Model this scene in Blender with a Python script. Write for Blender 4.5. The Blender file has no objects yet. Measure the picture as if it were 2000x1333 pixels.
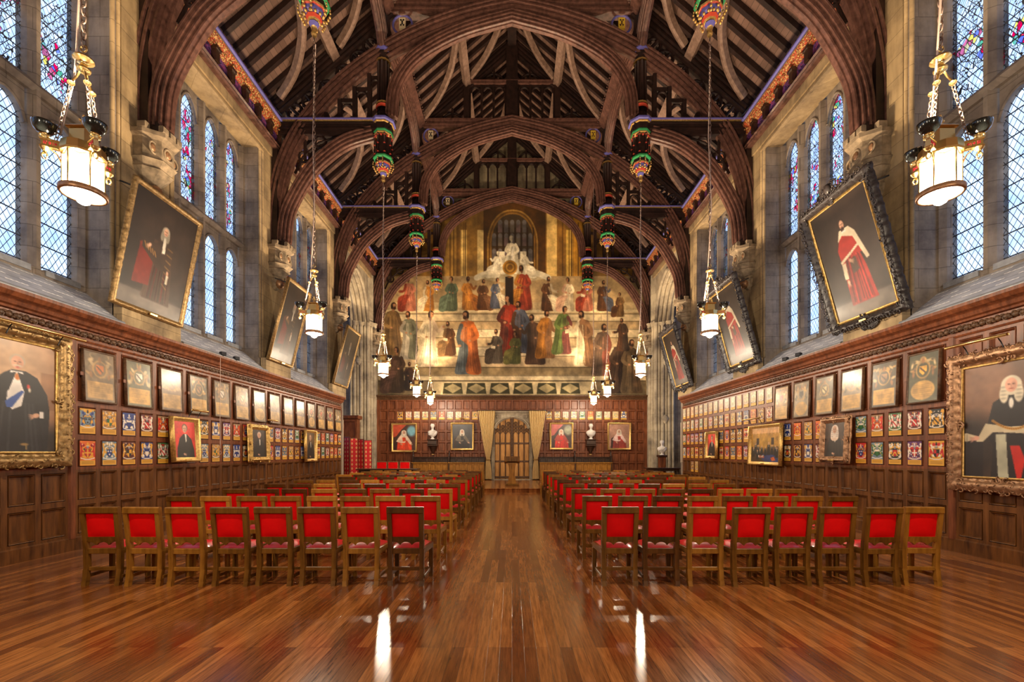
import bpy, math, random
import numpy as np
from mathutils import Vector, Matrix

SC = bpy.context.scene
COL = SC.collection
PI = math.pi
# ------------------------------------------------------------------ camera, world, exposure
cam = bpy.data.objects.new('camera', bpy.data.cameras.new('camera'))
COL.objects.link(cam)
cam.location = (0, 0, 1.63)
cam.rotation_euler = (PI / 2, 0, 0)
cam.data.sensor_width = 36.0
cam.data.lens = 16.0
cam.data.shift_y = (884 - 666.5) / 2000.0
cam.data.clip_start = 0.05
SC.camera = cam
SC.view_settings.view_transform = 'Standard'
SC.view_settings.look = 'None'
SC.view_settings.gamma = 1.0
SC.view_settings.use_curve_mapping = False
SC.view_settings.exposure = 0.0
SC.cycles.use_denoising = True
SC.cycles.max_bounces = 7
SC.cycles.diffuse_bounces = 4
SC.cycles.glossy_bounces = 3
SC.cycles.transmission_bounces = 3
SC.cycles.transparent_max_bounces = 8
SC.cycles.sample_clamp_indirect = 4.0
SC.cycles.caustics_reflective = False
SC.cycles.caustics_refractive = False
world = bpy.data.worlds.new('sky')
SC.world = world
world.use_nodes = True
SKY = 2.3
world.node_tree.nodes['Background'].inputs[0].default_value = (0.56, 0.72, 1.0, 1)
world.node_tree.nodes['Background'].inputs[1].default_value = SKY
DRUM_W, BOWL_W, GLOW = 430.0, 520.0, 9.0

# ------------------------------------------------------------------ main dimensions (metres)
EYE = 1.63
HW = 7.28            # face of the side panelling
WX = 7.40            # face of the stone piers
GX = 8.05            # window plane
END = 24.65          # end wall
YB = -10.6            # back of the hall
TR = [-5.65, -0.70, 4.25, 9.20, 14.15, 19.10, 24.15]
PH = 0.15            # platform height
KX = 1.028
def kx(x, z): return (x * KX, (z - EYE) * KX + EYE)

# ------------------------------------------------------------------ helpers
def tag(o, label=None, cat=None, group=None, kind=None):
    if label: o['label'] = label
    if cat: o['category'] = cat
    if group: o['group'] = group
    if kind: o['kind'] = kind
    return o

def empty(name, loc=(0, 0, 0), rz=0.0, label=None, cat=None, group=None, rx=0.0):
    o = bpy.data.objects.new(name, None)
    o.empty_display_size = 0.1
    COL.objects.link(o)
    o.location = loc
    o.rotation_euler = (rx, 0, rz)
    return tag(o, label, cat, group)

def copy_tree(o, parent=None):
    c = o.copy()
    COL.objects.link(c)
    c.parent = parent
    for ch in list(o.children):
        copy_tree(ch, c)
    return c

class MB:
    def __init__(s):
        s.v = []; s.f = []; s.m = []; s.sm = []; s.mi = 0; s.smooth = False
    def add(s, vs, fs):
        b = len(s.v)
        s.v.extend([tuple(p) for p in vs])
        for f in fs:
            s.f.append([b + i for i in f]); s.m.append(s.mi); s.sm.append(s.smooth)
    def box(s, x0, x1, y0, y1, z0, z1, T=None):
        vs = [(x, y, z) for z in (z0, z1) for y in (y0, y1) for x in (x0, x1)]
        if T: vs = [T(*p) for p in vs]
        s.add(vs, [(0, 2, 3, 1), (4, 5, 7, 6), (0, 1, 5, 4), (2, 6, 7, 3), (0, 4, 6, 2), (1, 3, 7, 5)])
    def bbox(s, x0, x1, y0, y1, z0, z1, c=0.006, T=None):
        # chamfered box: an octagonal section along the longest axis
        d = [x1 - x0, y1 - y0, z1 - z0]
        ax = d.index(max(d))
        c = min(c, min(d) * 0.45)
        lo = (x0, y0, z0); hi = (x1, y1, z1)
        a, b = [i for i in range(3) if i != ax]
        sec = [(lo[a] + c, lo[b]), (hi[a] - c, lo[b]), (hi[a], lo[b] + c), (hi[a], hi[b] - c),
               (hi[a] - c, hi[b]), (lo[a] + c, hi[b]), (lo[a], hi[b] - c), (lo[a], lo[b] + c)]
        vs = []
        for e in (lo[ax], hi[ax]):
            for p in sec:
                q = [0, 0, 0]; q[ax] = e; q[a] = p[0]; q[b] = p[1]; vs.append(tuple(q))
        if T: vs = [T(*p) for p in vs]
        n = 8
        s.add(vs, [(i, (i + 1) % n, n + (i + 1) % n, n + i) for i in range(n)] + [tuple(range(n - 1, -1, -1)), tuple(range(n, 2 * n))])
    def sweep(s, P, N, B, sec, closed=False, caps=True):
        # P points, N normals, B binormal(s); sec list of (n, b)
        n = len(sec); m = len(P); vs = []
        for i in range(m):
            p = Vector(P[i]); nn = Vector(N[i]); bb = Vector(B[i] if isinstance(B, list) else B)
            for (u, w) in sec:
                vs.append(tuple(p + nn * u + bb * w))
        fs = []
        for i in range(m if closed else m - 1):
            j = (i + 1) % m
            for k in range(n):
                l = (k + 1) % n
                fs.append((i * n + k, i * n + l, j * n + l, j * n + k))
        if caps and not closed:
            fs.append(tuple(range(n))); fs.append(tuple((m - 1) * n + k for k in range(n - 1, -1, -1)))
        s.add(vs, fs)
    def sweep_xz(s, pts, sec, y=0.0):
        P = [(p[0], y, p[1]) for p in pts]; N = []
        for i in range(len(pts)):
            a = pts[max(0, i - 1)]; b = pts[min(len(pts) - 1, i + 1)]
            t = Vector((b[0] - a[0], 0, b[1] - a[1])); t.normalize()
            N.append((-t.z, 0, t.x))
        s.sweep(P, N, (0, 1, 0), sec)
    def path(s, P, sec, up=(0, 0, 1)):
        P = [Vector(p) for p in P]; N = []; B = []
        for i in range(len(P)):
            t = (P[min(len(P) - 1, i + 1)] - P[max(0, i - 1)]).normalized()
            u = Vector(up); b = t.cross(u)
            if b.length < 1e-4: b = t.cross(Vector((1, 0, 0)))
            b.normalize(); n = b.cross(t); N.append(n); B.append(b)
        s.sweep(P, N, B, sec)
    def tube(s, P, r, n=8, up=(0, 0, 1)):
        sm = s.smooth; s.smooth = True
        s.path(P, [(r * math.cos(2 * PI * k / n), r * math.sin(2 * PI * k / n)) for k in range(n)], up)
        s.smooth = sm
    def lathe(s, prof, n=16, c=(0, 0, 0), ph=0.0, smooth=True, sx=1.0, sy=1.0, caps=True):
        vs = []; fs = []; m = len(prof)
        for (r, z) in prof:
            for k in range(n):
                a = ph + 2 * PI * k / n
                vs.append((c[0] + r * math.cos(a) * sx, c[1] + r * math.sin(a) * sy, c[2] + z))
        for i in range(m - 1):
            for k in range(n):
                l = (k + 1) % n
                fs.append((i * n + k, i * n + l, (i + 1) * n + l, (i + 1) * n + k))
        if caps: fs.append(tuple(range(n))); fs.append(tuple((m - 1) * n + k for k in range(n - 1, -1, -1)))
        sm = s.smooth; s.smooth = smooth; s.add(vs, fs); s.smooth = sm
    def ball(s, c, rx, ry=None, rz=None, n=8, m=6):
        ry = ry or rx; rz = rz or rx
        prof = [(max(1e-4, math.sin(PI * i / m)), -math.cos(PI * i / m)) for i in range(m + 1)]
        vs = []; fs = []
        for (r, z) in prof:
            for k in range(n):
                a = 2 * PI * k / n
                vs.append((c[0] + r * math.cos(a) * rx, c[1] + r * math.sin(a) * ry, c[2] + z * rz))
        for i in range(m):
            for k in range(n):
                l = (k + 1) % n
                fs.append((i * n + k, i * n + l, (i + 1) * n + l, (i + 1) * n + k))
        sm = s.smooth; s.smooth = True; s.add(vs, fs); s.smooth = sm
    def ring(s, c, R, r, n=14, k=5, nrm='y', a0=0.0, a1=2 * PI, flat=1.0):
        full = abs(a1 - a0) > 6.2; vs = []; fs = []; m = n if full else n + 1
        for i in range(m):
            a = a0 + (a1 - a0) * i / n
            for j in range(k):
                b = 2 * PI * j / k
                rr = R + r * math.cos(b); h = r * math.sin(b) * flat
                u, w = rr * math.cos(a), rr * math.sin(a)
                if nrm == 'y': vs.append((c[0] + u, c[1] + h, c[2] + w))
                elif nrm == 'x': vs.append((c[0] + h, c[1] + u, c[2] + w))
                else: vs.append((c[0] + u, c[1] + w, c[2] + h))
        for i in range(n):
            i2 = (i + 1) % m
            for j in range(k):
                j2 = (j + 1) % k
                fs.append((i * k + j, i * k + j2, i2 * k + j2, i2 * k + j))
        sm = s.smooth; s.smooth = True; s.add(vs, fs); s.smooth = sm
    def rects(s, T, x0, x1, z0, z1, steps):
        # nested rectangles: steps (inset, outward offset)
        vs = []; fs = []
        for (i, o) in steps:
            for (x, z) in ((x0 + i, z0 + i), (x1 - i, z0 + i), (x1 - i, z1 - i), (x0 + i, z1 - i)):
                vs.append(T(x, o, z))
        for k in range(len(steps) - 1):
            for j in range(4):
                l = (j + 1) % 4
                fs.append((k * 4 + j, k * 4 + l, (k + 1) * 4 + l, (k + 1) * 4 + j))
        b = (len(steps) - 1) * 4
        fs.append((b, b + 1, b + 2, b + 3))
        s.add(vs, fs)
    def mesh(s, name, mats):
        me = bpy.data.meshes.new(name)
        me.from_pydata(s.v, [], s.f)
        for m in (mats if isinstance(mats, (list, tuple)) else [mats]): me.materials.append(m)
        me.polygons.foreach_set('material_index', s.m)
        me.polygons.foreach_set('use_smooth', s.sm)
        me.update()
        return me
    def build(s, name, mats, parent=None, loc=None):
        o = bpy.data.objects.new(name, s.mesh(name, mats))
        COL.objects.link(o)
        if parent: o.parent = parent
        if loc: o.location = loc
        return o

def cr(pts, k=5):
    # Catmull-Rom through points of any dimension
    out = []; n = len(pts)
    for i in range(n - 1):
        p0 = pts[max(0, i - 1)]; p1 = pts[i]; p2 = pts[i + 1]; p3 = pts[min(n - 1, i + 2)]
        for j in range(k):
            t = j / k
            out.append(tuple(0.5 * ((2 * b) + (-a + c) * t + (2 * a - 5 * b + 4 * c - d) * t * t + (-a + 3 * b - 3 * c + d) * t ** 3)
                             for a, b, c, d in zip(p0, p1, p2, p3)))
    out.append(tuple(pts[-1]))
    return out

def TL(x, o, z): return (-HW + o, x, z)
def TRr(x, o, z): return (HW - o, x, z)
def TE(x, o, z): return (x, END - o, z)

# ------------------------------------------------------------------ materials
MAT = {}
def nmat(name):
    m = bpy.data.materials.new(name); m.use_nodes = True
    nt = m.node_tree; bs = nt.nodes['Principled BSDF']
    MAT[name] = m
    return m, nt, bs, nt.links.new
def N(nt, t, **kw):
    n = nt.nodes.new(t)
    for k, v in kw.items(): setattr(n, k, v)
    return n
def ramp(nt, fac, stops):
    r = nt.nodes.new('ShaderNodeValToRGB')
    while len(r.color_ramp.elements) < len(stops): r.color_ramp.elements.new(0.5)
    for e, (p, c) in zip(r.color_ramp.elements, stops):
        e.position = p; e.color = (*c, 1)
    nt.links.new(fac, r.inputs[0])
    return r.outputs[0]
def mapped(nt, scale=(1, 1, 1), rot=(0, 0, 0), coord='Object'):
    tc = nt.nodes.new('ShaderNodeTexCoord'); mp = nt.nodes.new('ShaderNodeMapping')
    mp.inputs['Scale'].default_value = scale; mp.inputs['Rotation'].default_value = rot
    nt.links.new(tc.outputs[coord], mp.inputs[0])
    return mp.outputs[0]
def noise(nt, vec, scale, detail=3, rough=0.55):
    n = nt.nodes.new('ShaderNodeTexNoise'); n.inputs['Scale'].default_value = scale
    n.inputs['Detail'].default_value = detail; n.inputs['Roughness'].default_value = rough
    nt.links.new(vec, n.inputs['Vector'])
    return n.outputs['Fac']
def math_(nt, op, a, b=None, c=None):
    n = nt.nodes.new('ShaderNodeMath'); n.operation = op
    for i, v in enumerate((a, b, c)):
        if v is None: continue
        if isinstance(v, (int, float)): n.inputs[i].default_value = v
        else: nt.links.new(v, n.inputs[i])
    return n.outputs[0]
def mixc(nt, fac, a, b, mode='MIX'):
    n = nt.nodes.new('ShaderNodeMix'); n.data_type = 'RGBA'; n.blend_type = mode
    for s, v in ((0, fac), (6, a), (7, b)):
        if isinstance(v, (int, float)): n.inputs[s].default_value = v
        elif isinstance(v, tuple): n.inputs[s].default_value = (*v, 1)
        else: nt.links.new(v, n.inputs[s])
    return n.outputs[2]
def bump(nt, bs, h, strength=0.3, dist=0.01):
    b = nt.nodes.new('ShaderNodeBump'); b.inputs['Strength'].default_value = strength; b.inputs['Distance'].default_value = dist
    nt.links.new(h, b.inputs['Height']); nt.links.new(b.outputs[0], bs.inputs['Normal'])

def wood(name, ca, cb, stretch=(9, 9, 0.8), rough=0.4, coat=0.0, var=0.0):
    m, nt, bs, L = nmat(name)
    v = mapped(nt, stretch)
    n1 = noise(nt, v, 2.2, 4, 0.6); n2 = noise(nt, mapped(nt, (1, 1, 1)), 1.3, 2)
    f = math_(nt, 'ADD', math_(nt, 'MULTIPLY', n1, 0.7), math_(nt, 'MULTIPLY', n2, 0.3))
    c = ramp(nt, f, [(0.32, ca), (0.66, cb)])
    if var:
        oi = nt.nodes.new('ShaderNodeObjectInfo')
        c = mixc(nt, math_(nt, 'MULTIPLY', oi.outputs['Random'], var), c, tuple(x * 0.45 for x in ca))
    L(c, bs.inputs['Base Color'])
    bs.inputs['Roughness'].default_value = rough; bs.inputs['Specular IOR Level'].default_value = 0.32
    if coat:
        bs.inputs['Coat Weight'].default_value = coat; bs.inputs['Coat Roughness'].default_value = 0.25
    bump(nt, bs, n1, 0.25, 0.004)
    return m
def plain(name, c, rough=0.6, metal=0.0, coat=0.0, nv=0.0, ns=8):
    m, nt, bs, L = nmat(name)
    bs.inputs['Base Color'].default_value = (*c, 1)
    bs.inputs['Roughness'].default_value = rough; bs.inputs['Metallic'].default_value = metal
    if name == 'velvet': bs.inputs['Specular IOR Level'].default_value = 0.15
    if coat: bs.inputs['Coat Weight'].default_value = coat
    if nv:
        f = noise(nt, mapped(nt), ns, 3)
        L(ramp(nt, f, [(0.3, tuple(x * (1 - nv) for x in c)), (0.7, tuple(min(1, x * (1 + nv)) for x in c))]), bs.inputs['Base Color'])
        bump(nt, bs, f, 0.3, 0.01)
    return m
def stone(name, ca, cb, blk=(1.1, 0.42), rough=0.85, side=True):
    m, nt, bs, L = nmat(name)
    tc = nt.nodes.new('ShaderNodeTexCoord'); sp = nt.nodes.new('ShaderNodeSeparateXYZ'); L(tc.outputs['Object'], sp.inputs[0])
    cb_ = nt.nodes.new('ShaderNodeCombineXYZ')
    L(math_(nt, 'ADD', sp.outputs['X'], sp.outputs['Y']), cb_.inputs[0]); L(sp.outputs['Z'], cb_.inputs[1])
    br = nt.nodes.new('ShaderNodeTexBrick'); L(cb_.outputs[0], br.inputs['Vector'])
    br.inputs['Scale'].default_value = 1; br.inputs['Brick Width'].default_value = blk[0]; br.inputs['Row Height'].default_value = blk[1]
    br.inputs['Mortar Size'].default_value = 0.006; br.inputs['Mortar Smooth'].default_value = 0.3
    br.inputs['Color1'].default_value = (*ca, 1); br.inputs['Color2'].default_value = (*cb, 1)
    br.inputs['Mortar'].default_value = (*[x * 0.5 for x in ca], 1)
    n1 = noise(nt, mapped(nt, (1, 1, 1)), 1.1, 5, 0.65)
    n2 = noise(nt, mapped(nt, (4, 4, 0.6)), 2.0, 3)
    c = mixc(nt, 1.0, br.outputs[0], ramp(nt, n1, [(0.32, (0.45, 0.42, 0.42)), (0.60, (1.2, 1.15, 1.05))]), 'MULTIPLY')
    c = mixc(nt, 0.6, c, ramp(nt, n2, [(0.35, (0.7, 0.68, 0.66)), (0.6, (1.05, 1.05, 1.05))]), 'MULTIPLY')
    L(c, bs.inputs['Base Color']); bs.inputs['Roughness'].default_value = rough
    bump(nt, bs, math_(nt, 'ADD', math_(nt, 'MULTIPLY', br.outputs['Fac'], -0.7), math_(nt, 'MULTIPLY', n1, 0.5)), 0.5, 0.02)
    return m

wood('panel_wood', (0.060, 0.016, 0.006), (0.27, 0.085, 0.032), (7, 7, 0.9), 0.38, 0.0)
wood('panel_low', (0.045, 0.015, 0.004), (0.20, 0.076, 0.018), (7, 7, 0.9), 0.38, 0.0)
wood('carved_wood', (0.030, 0.014, 0.008), (0.15, 0.075, 0.035), (8, 8, 8), 0.45)
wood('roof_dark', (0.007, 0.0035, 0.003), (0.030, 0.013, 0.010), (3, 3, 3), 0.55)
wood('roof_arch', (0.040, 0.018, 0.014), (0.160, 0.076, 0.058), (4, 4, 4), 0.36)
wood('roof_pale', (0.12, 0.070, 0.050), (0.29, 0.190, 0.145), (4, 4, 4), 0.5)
wood('oak_a', (0.15, 0.060, 0.007), (0.44, 0.200, 0.030), (8, 8, 1.2), 0.34, 0.0)
wood('oak_b', (0.075, 0.030, 0.004), (0.25, 0.110, 0.017), (8, 8, 1.2), 0.34, 0.0)
wood('oak_c', (0.045, 0.016, 0.003), (0.150, 0.058, 0.010), (8, 8, 1.2), 0.34, 0.0)
wood('oak_d', (0.30, 0.13, 0.015), (0.62, 0.30, 0.05), (8, 8, 1.2), 0.34, 0.0)
wood('door_oak', (0.28, 0.12, 0.025), (0.66, 0.34, 0.10), (8, 8, 0.7), 0.4)
wood('dark_oak', (0.018, 0.009, 0.006), (0.060, 0.028, 0.016), (6, 6, 2), 0.3, 0.3)
plain('velvet', (0.80, 0.003, 0.004), 0.7, nv=0.10, ns=5)
plain('seat_red', (0.68, 0.012, 0.022), 0.38, coat=0.35)
plain('brass', (0.83, 0.60, 0.24), 0.28, 1.0)
plain('gilt', (0.62, 0.40, 0.13), 0.42, 0.75, nv=0.35, ns=25)
plain('gilt_old', (0.34, 0.215, 0.085), 0.42, 0.6, nv=0.45, ns=22)
plain('gilt_pink', (0.36, 0.20, 0.105), 0.42, 0.55, nv=0.4, ns=22)
plain('black_carved', (0.030, 0.024, 0.024), 0.38, nv=0.5, ns=18)
plain('iron', (0.03, 0.03, 0.032), 0.45, 0.6)
plain('chain_metal', (0.30, 0.22, 0.18), 0.4, 0.85)
plain('cable', (0.55, 0.42, 0.36), 0.6)
plain('bowl_black', (0.020, 0.024, 0.022), 0.16, 0.4, coat=0.6)
plain('enamel_red', (0.55, 0.02, 0.03), 0.5)
plain('paint_red', (0.52, 0.06, 0.03), 0.5)
plain('paint_green', (0.02, 0.28, 0.08), 0.5)
plain('paint_blue', (0.13, 0.12, 0.42), 0.5)
plain('paint_cream', (0.75, 0.62, 0.40), 0.6)
plain('paint_yellow', (0.75, 0.52, 0.05), 0.6)
plain('marble', (0.72, 0.68, 0.62), 0.5, nv=0.08, ns=4)
plain('lead', (0.30, 0.31, 0.33), 0.5, 0.35, nv=0.2, ns=10)
plain('cream_board', (0.55, 0.47, 0.36), 0.7)
stone('stone_warm', (0.38, 0.285, 0.16), (0.32, 0.24, 0.135))
plain('stone_carved', (0.22, 0.165, 0.105), 0.85, nv=0.45, ns=7)
stone('stone_grey', (0.26, 0.22, 0.185), (0.215, 0.185, 0.16), (0.8, 0.36))
stone('stone_shaft', (0.42, 0.37, 0.28), (0.38, 0.33, 0.25), (3.0, 0.9))
stone('stone_light', (0.46, 0.40, 0.28), (0.42, 0.36, 0.25), (0.9, 0.6))

def mat_floor():
    m, nt, bs, L = nmat('floor_boards')
    tc = nt.nodes.new('ShaderNodeTexCoord'); sp = nt.nodes.new('ShaderNodeSeparateXYZ'); L(tc.outputs['Object'], sp.inputs[0])
    cb_ = nt.nodes.new('ShaderNodeCombineXYZ'); L(sp.outputs['Y'], cb_.inputs[0]); L(sp.outputs['X'], cb_.inputs[1])
    br = nt.nodes.new('ShaderNodeTexBrick'); L(cb_.outputs[0], br.inputs['Vector']); br.offset = 0.37; br.offset_frequency = 3
    for k, v in (('Scale', 1), ('Brick Width', 1.9), ('Row Height', 0.100), ('Mortar Size', 0.0014), ('Mortar Smooth', 0.2), ('Bias', -0.1)):
        br.inputs[k].default_value = v
    br.inputs['Color1'].default_value = (0.175, 0.054, 0.012, 1); br.inputs['Color2'].default_value = (0.46, 0.185, 0.048, 1)
    br.inputs['Mortar'].default_value = (0.03, 0.012, 0.006, 1)
    g = noise(nt, mapped(nt, (14, 0.9, 1)), 3.0, 5, 0.65)
    big = noise(nt, mapped(nt, (0.8, 0.35, 1)), 1.0, 2)
    c = mixc(nt, 1.0, br.outputs[0], ramp(nt, g, [(0.32, (0.52, 0.46, 0.42)), (0.64, (1.25, 1.2, 1.12))]), 'MULTIPLY')
    c = mixc(nt, 1.0, c, ramp(nt, big, [(0.3, (0.85, 0.82, 0.8)), (0.7, (1.1, 1.08, 1.05))]), 'MULTIPLY')
    L(c, bs.inputs['Base Color'])
    L(math_(nt, 'ADD', math_(nt, 'MULTIPLY', g, 0.16), 0.10), bs.inputs['Roughness'])
    bs.inputs['Specular IOR Level'].default_value = 0.6
    wv = noise(nt, mapped(nt, (5.0, 1.2, 1)), 1.6, 2)
    bump(nt, bs, math_(nt, 'ADD', math_(nt, 'MULTIPLY', br.outputs['Fac'], -0.15), math_(nt, 'ADD', math_(nt, 'MULTIPLY', g, 0.10), math_(nt, 'MULTIPLY', wv, 0.5))), 0.35, 0.006)
mat_floor()

def mat_roofboards():
    m, nt, bs, L = nmat('roof_boards')
    tc = nt.nodes.new('ShaderNodeTexCoord'); sp = nt.nodes.new('ShaderNodeSeparateXYZ'); L(tc.outputs['Object'], sp.inputs[0])
    cb_ = nt.nodes.new('ShaderNodeCombineXYZ'); L(sp.outputs['Y'], cb_.inputs[0]); L(sp.outputs['Z'], cb_.inputs[1])
    br = nt.nodes.new('ShaderNodeTexBrick'); L(cb_.outputs[0], br.inputs['Vector'])
    for k, v in (('Scale', 1), ('Brick Width', 0.495), ('Row Height', 0.115), ('Mortar Size', 0.004), ('Bias', 0.0)):
        br.inputs[k].default_value = v
    br.offset = 0.0
    br.inputs['Color1'].default_value = (0.105, 0.058, 0.042, 1); br.inputs['Color2'].default_value = (0.175, 0.104, 0.080, 1)
    br.inputs['Mortar'].default_value = (0.05, 0.03, 0.02, 1)
    n = noise(nt, mapped(nt, (1, 1, 1)), 1.5, 4)
    L(mixc(nt, 1.0, br.outputs[0], ramp(nt, n, [(0.3, (0.75, 0.72, 0.7)), (0.7, (1.2, 1.15, 1.1))]), 'MULTIPLY'), bs.inputs['Base Color'])
    bs.inputs['Roughness'].default_value = 0.7
mat_roofboards()

def mat_glass(name, painted):
    # leaded window glass: clear-ish pale panes in lead, painted heraldic patches in the upper tier
    m, nt, bs, L = nmat(name)
    tc = nt.nodes.new('ShaderNodeTexCoord'); sp = nt.nodes.new('ShaderNodeSeparateXYZ'); L(tc.outputs['Object'], sp.inputs[0])
    Y, Z = sp.outputs['Y'], sp.outputs['Z']
    def lines(expr, w):
        f = math_(nt, 'FRACT', expr)
        return math_(nt, 'LESS_THAN', math_(nt, 'ABSOLUTE', math_(nt, 'SUBTRACT', f, 0.5)), w)
    d1 = math_(nt, 'ADD', math_(nt, 'MULTIPLY', Y, 9.0), math_(nt, 'MULTIPLY', Z, 5.6))
    d2 = math_(nt, 'SUBTRACT', math_(nt, 'MULTIPLY', Y, 9.0), math_(nt, 'MULTIPLY', Z, 5.6))
    lead = math_(nt, 'MAXIMUM', lines(d1, 0.055), lines(d2, 0.055))
    bars = lines(math_(nt, 'MULTIPLY', Z, 2.6), 0.030)
    base = ramp(nt, noise(nt, mapped(nt, (1, 2.0, 1.2)), 1.6, 3), [(0.3, (0.50, 0.62, 0.88)), (0.7, (0.90, 0.95, 1.0))])
    # each quarry slightly different
    if painted:
        vo = nt.nodes.new('ShaderNodeTexVoronoi'); vo.feature = 'DISTANCE_TO_EDGE'; vo.inputs['Scale'].default_value = 11
        v1 = mapped(nt, (1, 1.2, 0.9)); L(v1, vo.inputs['Vector'])
        vc = nt.nodes.new('ShaderNodeTexVoronoi'); vc.inputs['Scale'].default_value = 11; L(v1, vc.inputs['Vector'])
        cs = nt.nodes.new('ShaderNodeSeparateColor'); L(vc.outputs['Color'], cs.inputs[0])
        patch = noise(nt, mapped(nt, (1, 2.6, 1.5)), 1.0, 1)
        pm = math_(nt, 'MULTIPLY', math_(nt, 'GREATER_THAN', patch, 0.56), math_(nt, 'GREATER_THAN', cs.outputs[1], 0.38))
        r = nt.nodes.new('ShaderNodeValToRGB'); r.color_ramp.interpolation = 'CONSTANT'
        cols = [(0, (0.75, 0.0, 0.06)), (0.38, (0.9, 0.02, 0.08)), (0.58, (0.85, 0.60, 0.10)), (0.70, (0.12, 0.14, 0.62)), (0.84, (0.10, 0.42, 0.22))]
        while len(r.color_ramp.elements) < 5: r.color_ramp.elements.new(0.5)
        for e, (p, c) in zip(r.color_ramp.elements, cols): e.position = p; e.color = (*c, 1)
        L(cs.outputs[0], r.inputs[0])
        base = mixc(nt, pm, base, r.outputs[0])
        grey = math_(nt, 'MULTIPLY', math_(nt, 'GREATER_THAN', noise(nt, mapped(nt, (1, 3, 2)), 2.0, 2), 0.5), 0.35)
        base = mixc(nt, grey, base, (0.25, 0.33, 0.5))
        crack = math_(nt, 'LESS_THAN', vo.outputs[0], 0.055)
        lead = math_(nt, 'MAXIMUM', lead, math_(nt, 'MULTIPLY', crack, math_(nt, 'GREATER_THAN', patch, 0.42)))
    lead = math_(nt, 'MAXIMUM', lead, bars)
    tr = nt.nodes.new('ShaderNodeBsdfTransparent'); L(base, tr.inputs[0])
    bs.inputs['Base Color'].default_value = (0.025, 0.03, 0.045, 1); bs.inputs['Roughness'].default_value = 0.6
    gl = nt.nodes.new('ShaderNodeBsdfGlossy'); gl.inputs['Roughness'].default_value = 0.15
    mg = nt.nodes.new('ShaderNodeMixShader'); mg.inputs[0].default_value = 0.04; L(tr.outputs[0], mg.inputs[1]); L(gl.outputs[0], mg.inputs[2])
    mx = nt.nodes.new('ShaderNodeMixShader'); L(lead, mx.inputs[0]); L(mg.outputs[0], mx.inputs[1]); L(bs.outputs[0], mx.inputs[2])
    L(mx.outputs[0], nt.nodes['Material Output'].inputs[0])
mat_glass('glass_clear', False)
mat_glass('glass_painted', True)

def mat_lamp(name, col, st, tr=0.55):
    m, nt, bs, L = nmat(name)
    em = nt.nodes.new('ShaderNodeEmission'); em.inputs[0].default_value = (*col, 1); em.inputs[1].default_value = st
    t = nt.nodes.new('ShaderNodeBsdfTransparent'); t.inputs[0].default_value = (tr, tr, tr, 1)
    a = nt.nodes.new('ShaderNodeAddShader'); L(em.outputs[0], a.inputs[0]); L(t.outputs[0], a.inputs[1])
    L(a.outputs[0], nt.nodes['Material Output'].inputs[0])
mat_lamp('lamp_glass', (1.0, 0.86, 0.66), GLOW, 0.8)

def mat_painting(name, rough, coat, spec=0.5):
    m, nt, bs, L = nmat(name)
    at = nt.nodes.new('ShaderNodeAttribute'); at.attribute_name = 'Col'
    L(at.outputs['Color'], bs.inputs['Base Color']); bs.inputs['Roughness'].default_value = rough
    bs.inputs['Coat Weight'].default_value = coat; bs.inputs['Coat Roughness'].default_value = 0.22
    bump(nt, bs, noise(nt, mapped(nt), 60, 3), 0.15, 0.004)
mat_painting('oil_paint', 0.45, 0.15)
mat_painting('fresco', 0.85, 0.0)
mat_painting('shield_paint', 0.55, 0.1)
mat_painting('board_paint', 0.5, 0.5)

def mat_slate():
    m, nt, bs, L = nmat('slate_tiles')
    tc = nt.nodes.new('ShaderNodeTexCoord'); sp = nt.nodes.new('ShaderNodeSeparateXYZ'); L(tc.outputs['Object'], sp.inputs[0])
    z = math_(nt, 'MULTIPLY', sp.outputs['Z'], 8.6); row = math_(nt, 'FLOOR', z)
    fz = math_(nt, 'FRACT', z)
    fy = math_(nt, 'FRACT', math_(nt, 'ADD', math_(nt, 'MULTIPLY', sp.outputs['Y'], 1.9), math_(nt, 'MULTIPLY', row, 0.37)))
    wob = math_(nt, 'ABSOLUTE', math_(nt, 'SUBTRACT', math_(nt, 'FRACT', math_(nt, 'MULTIPLY', sp.outputs['Y'], 13.0)), 0.5))
    dash = math_(nt, 'MULTIPLY', math_(nt, 'LESS_THAN', fz, math_(nt, 'ADD', 0.10, math_(nt, 'MULTIPLY', wob, 0.22))), math_(nt, 'LESS_THAN', fy, 0.62))
    n = noise(nt, mapped(nt), 3, 3)
    c = ramp(nt, n, [(0.3, (0.32, 0.33, 0.37)), (0.7, (0.52, 0.53, 0.57))])
    c = mixc(nt, math_(nt, 'MULTIPLY', math_(nt, 'GREATER_THAN', fz, 0.9), 0.6), c, (0.10, 0.10, 0.12))
    L(mixc(nt, dash, c, (0.95, 0.94, 0.90)), bs.inputs['Base Color'])
    bs.inputs['Roughness'].default_value = 0.5
    bump(nt, bs, fz, 0.4, 0.02)
mat_slate()

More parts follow.
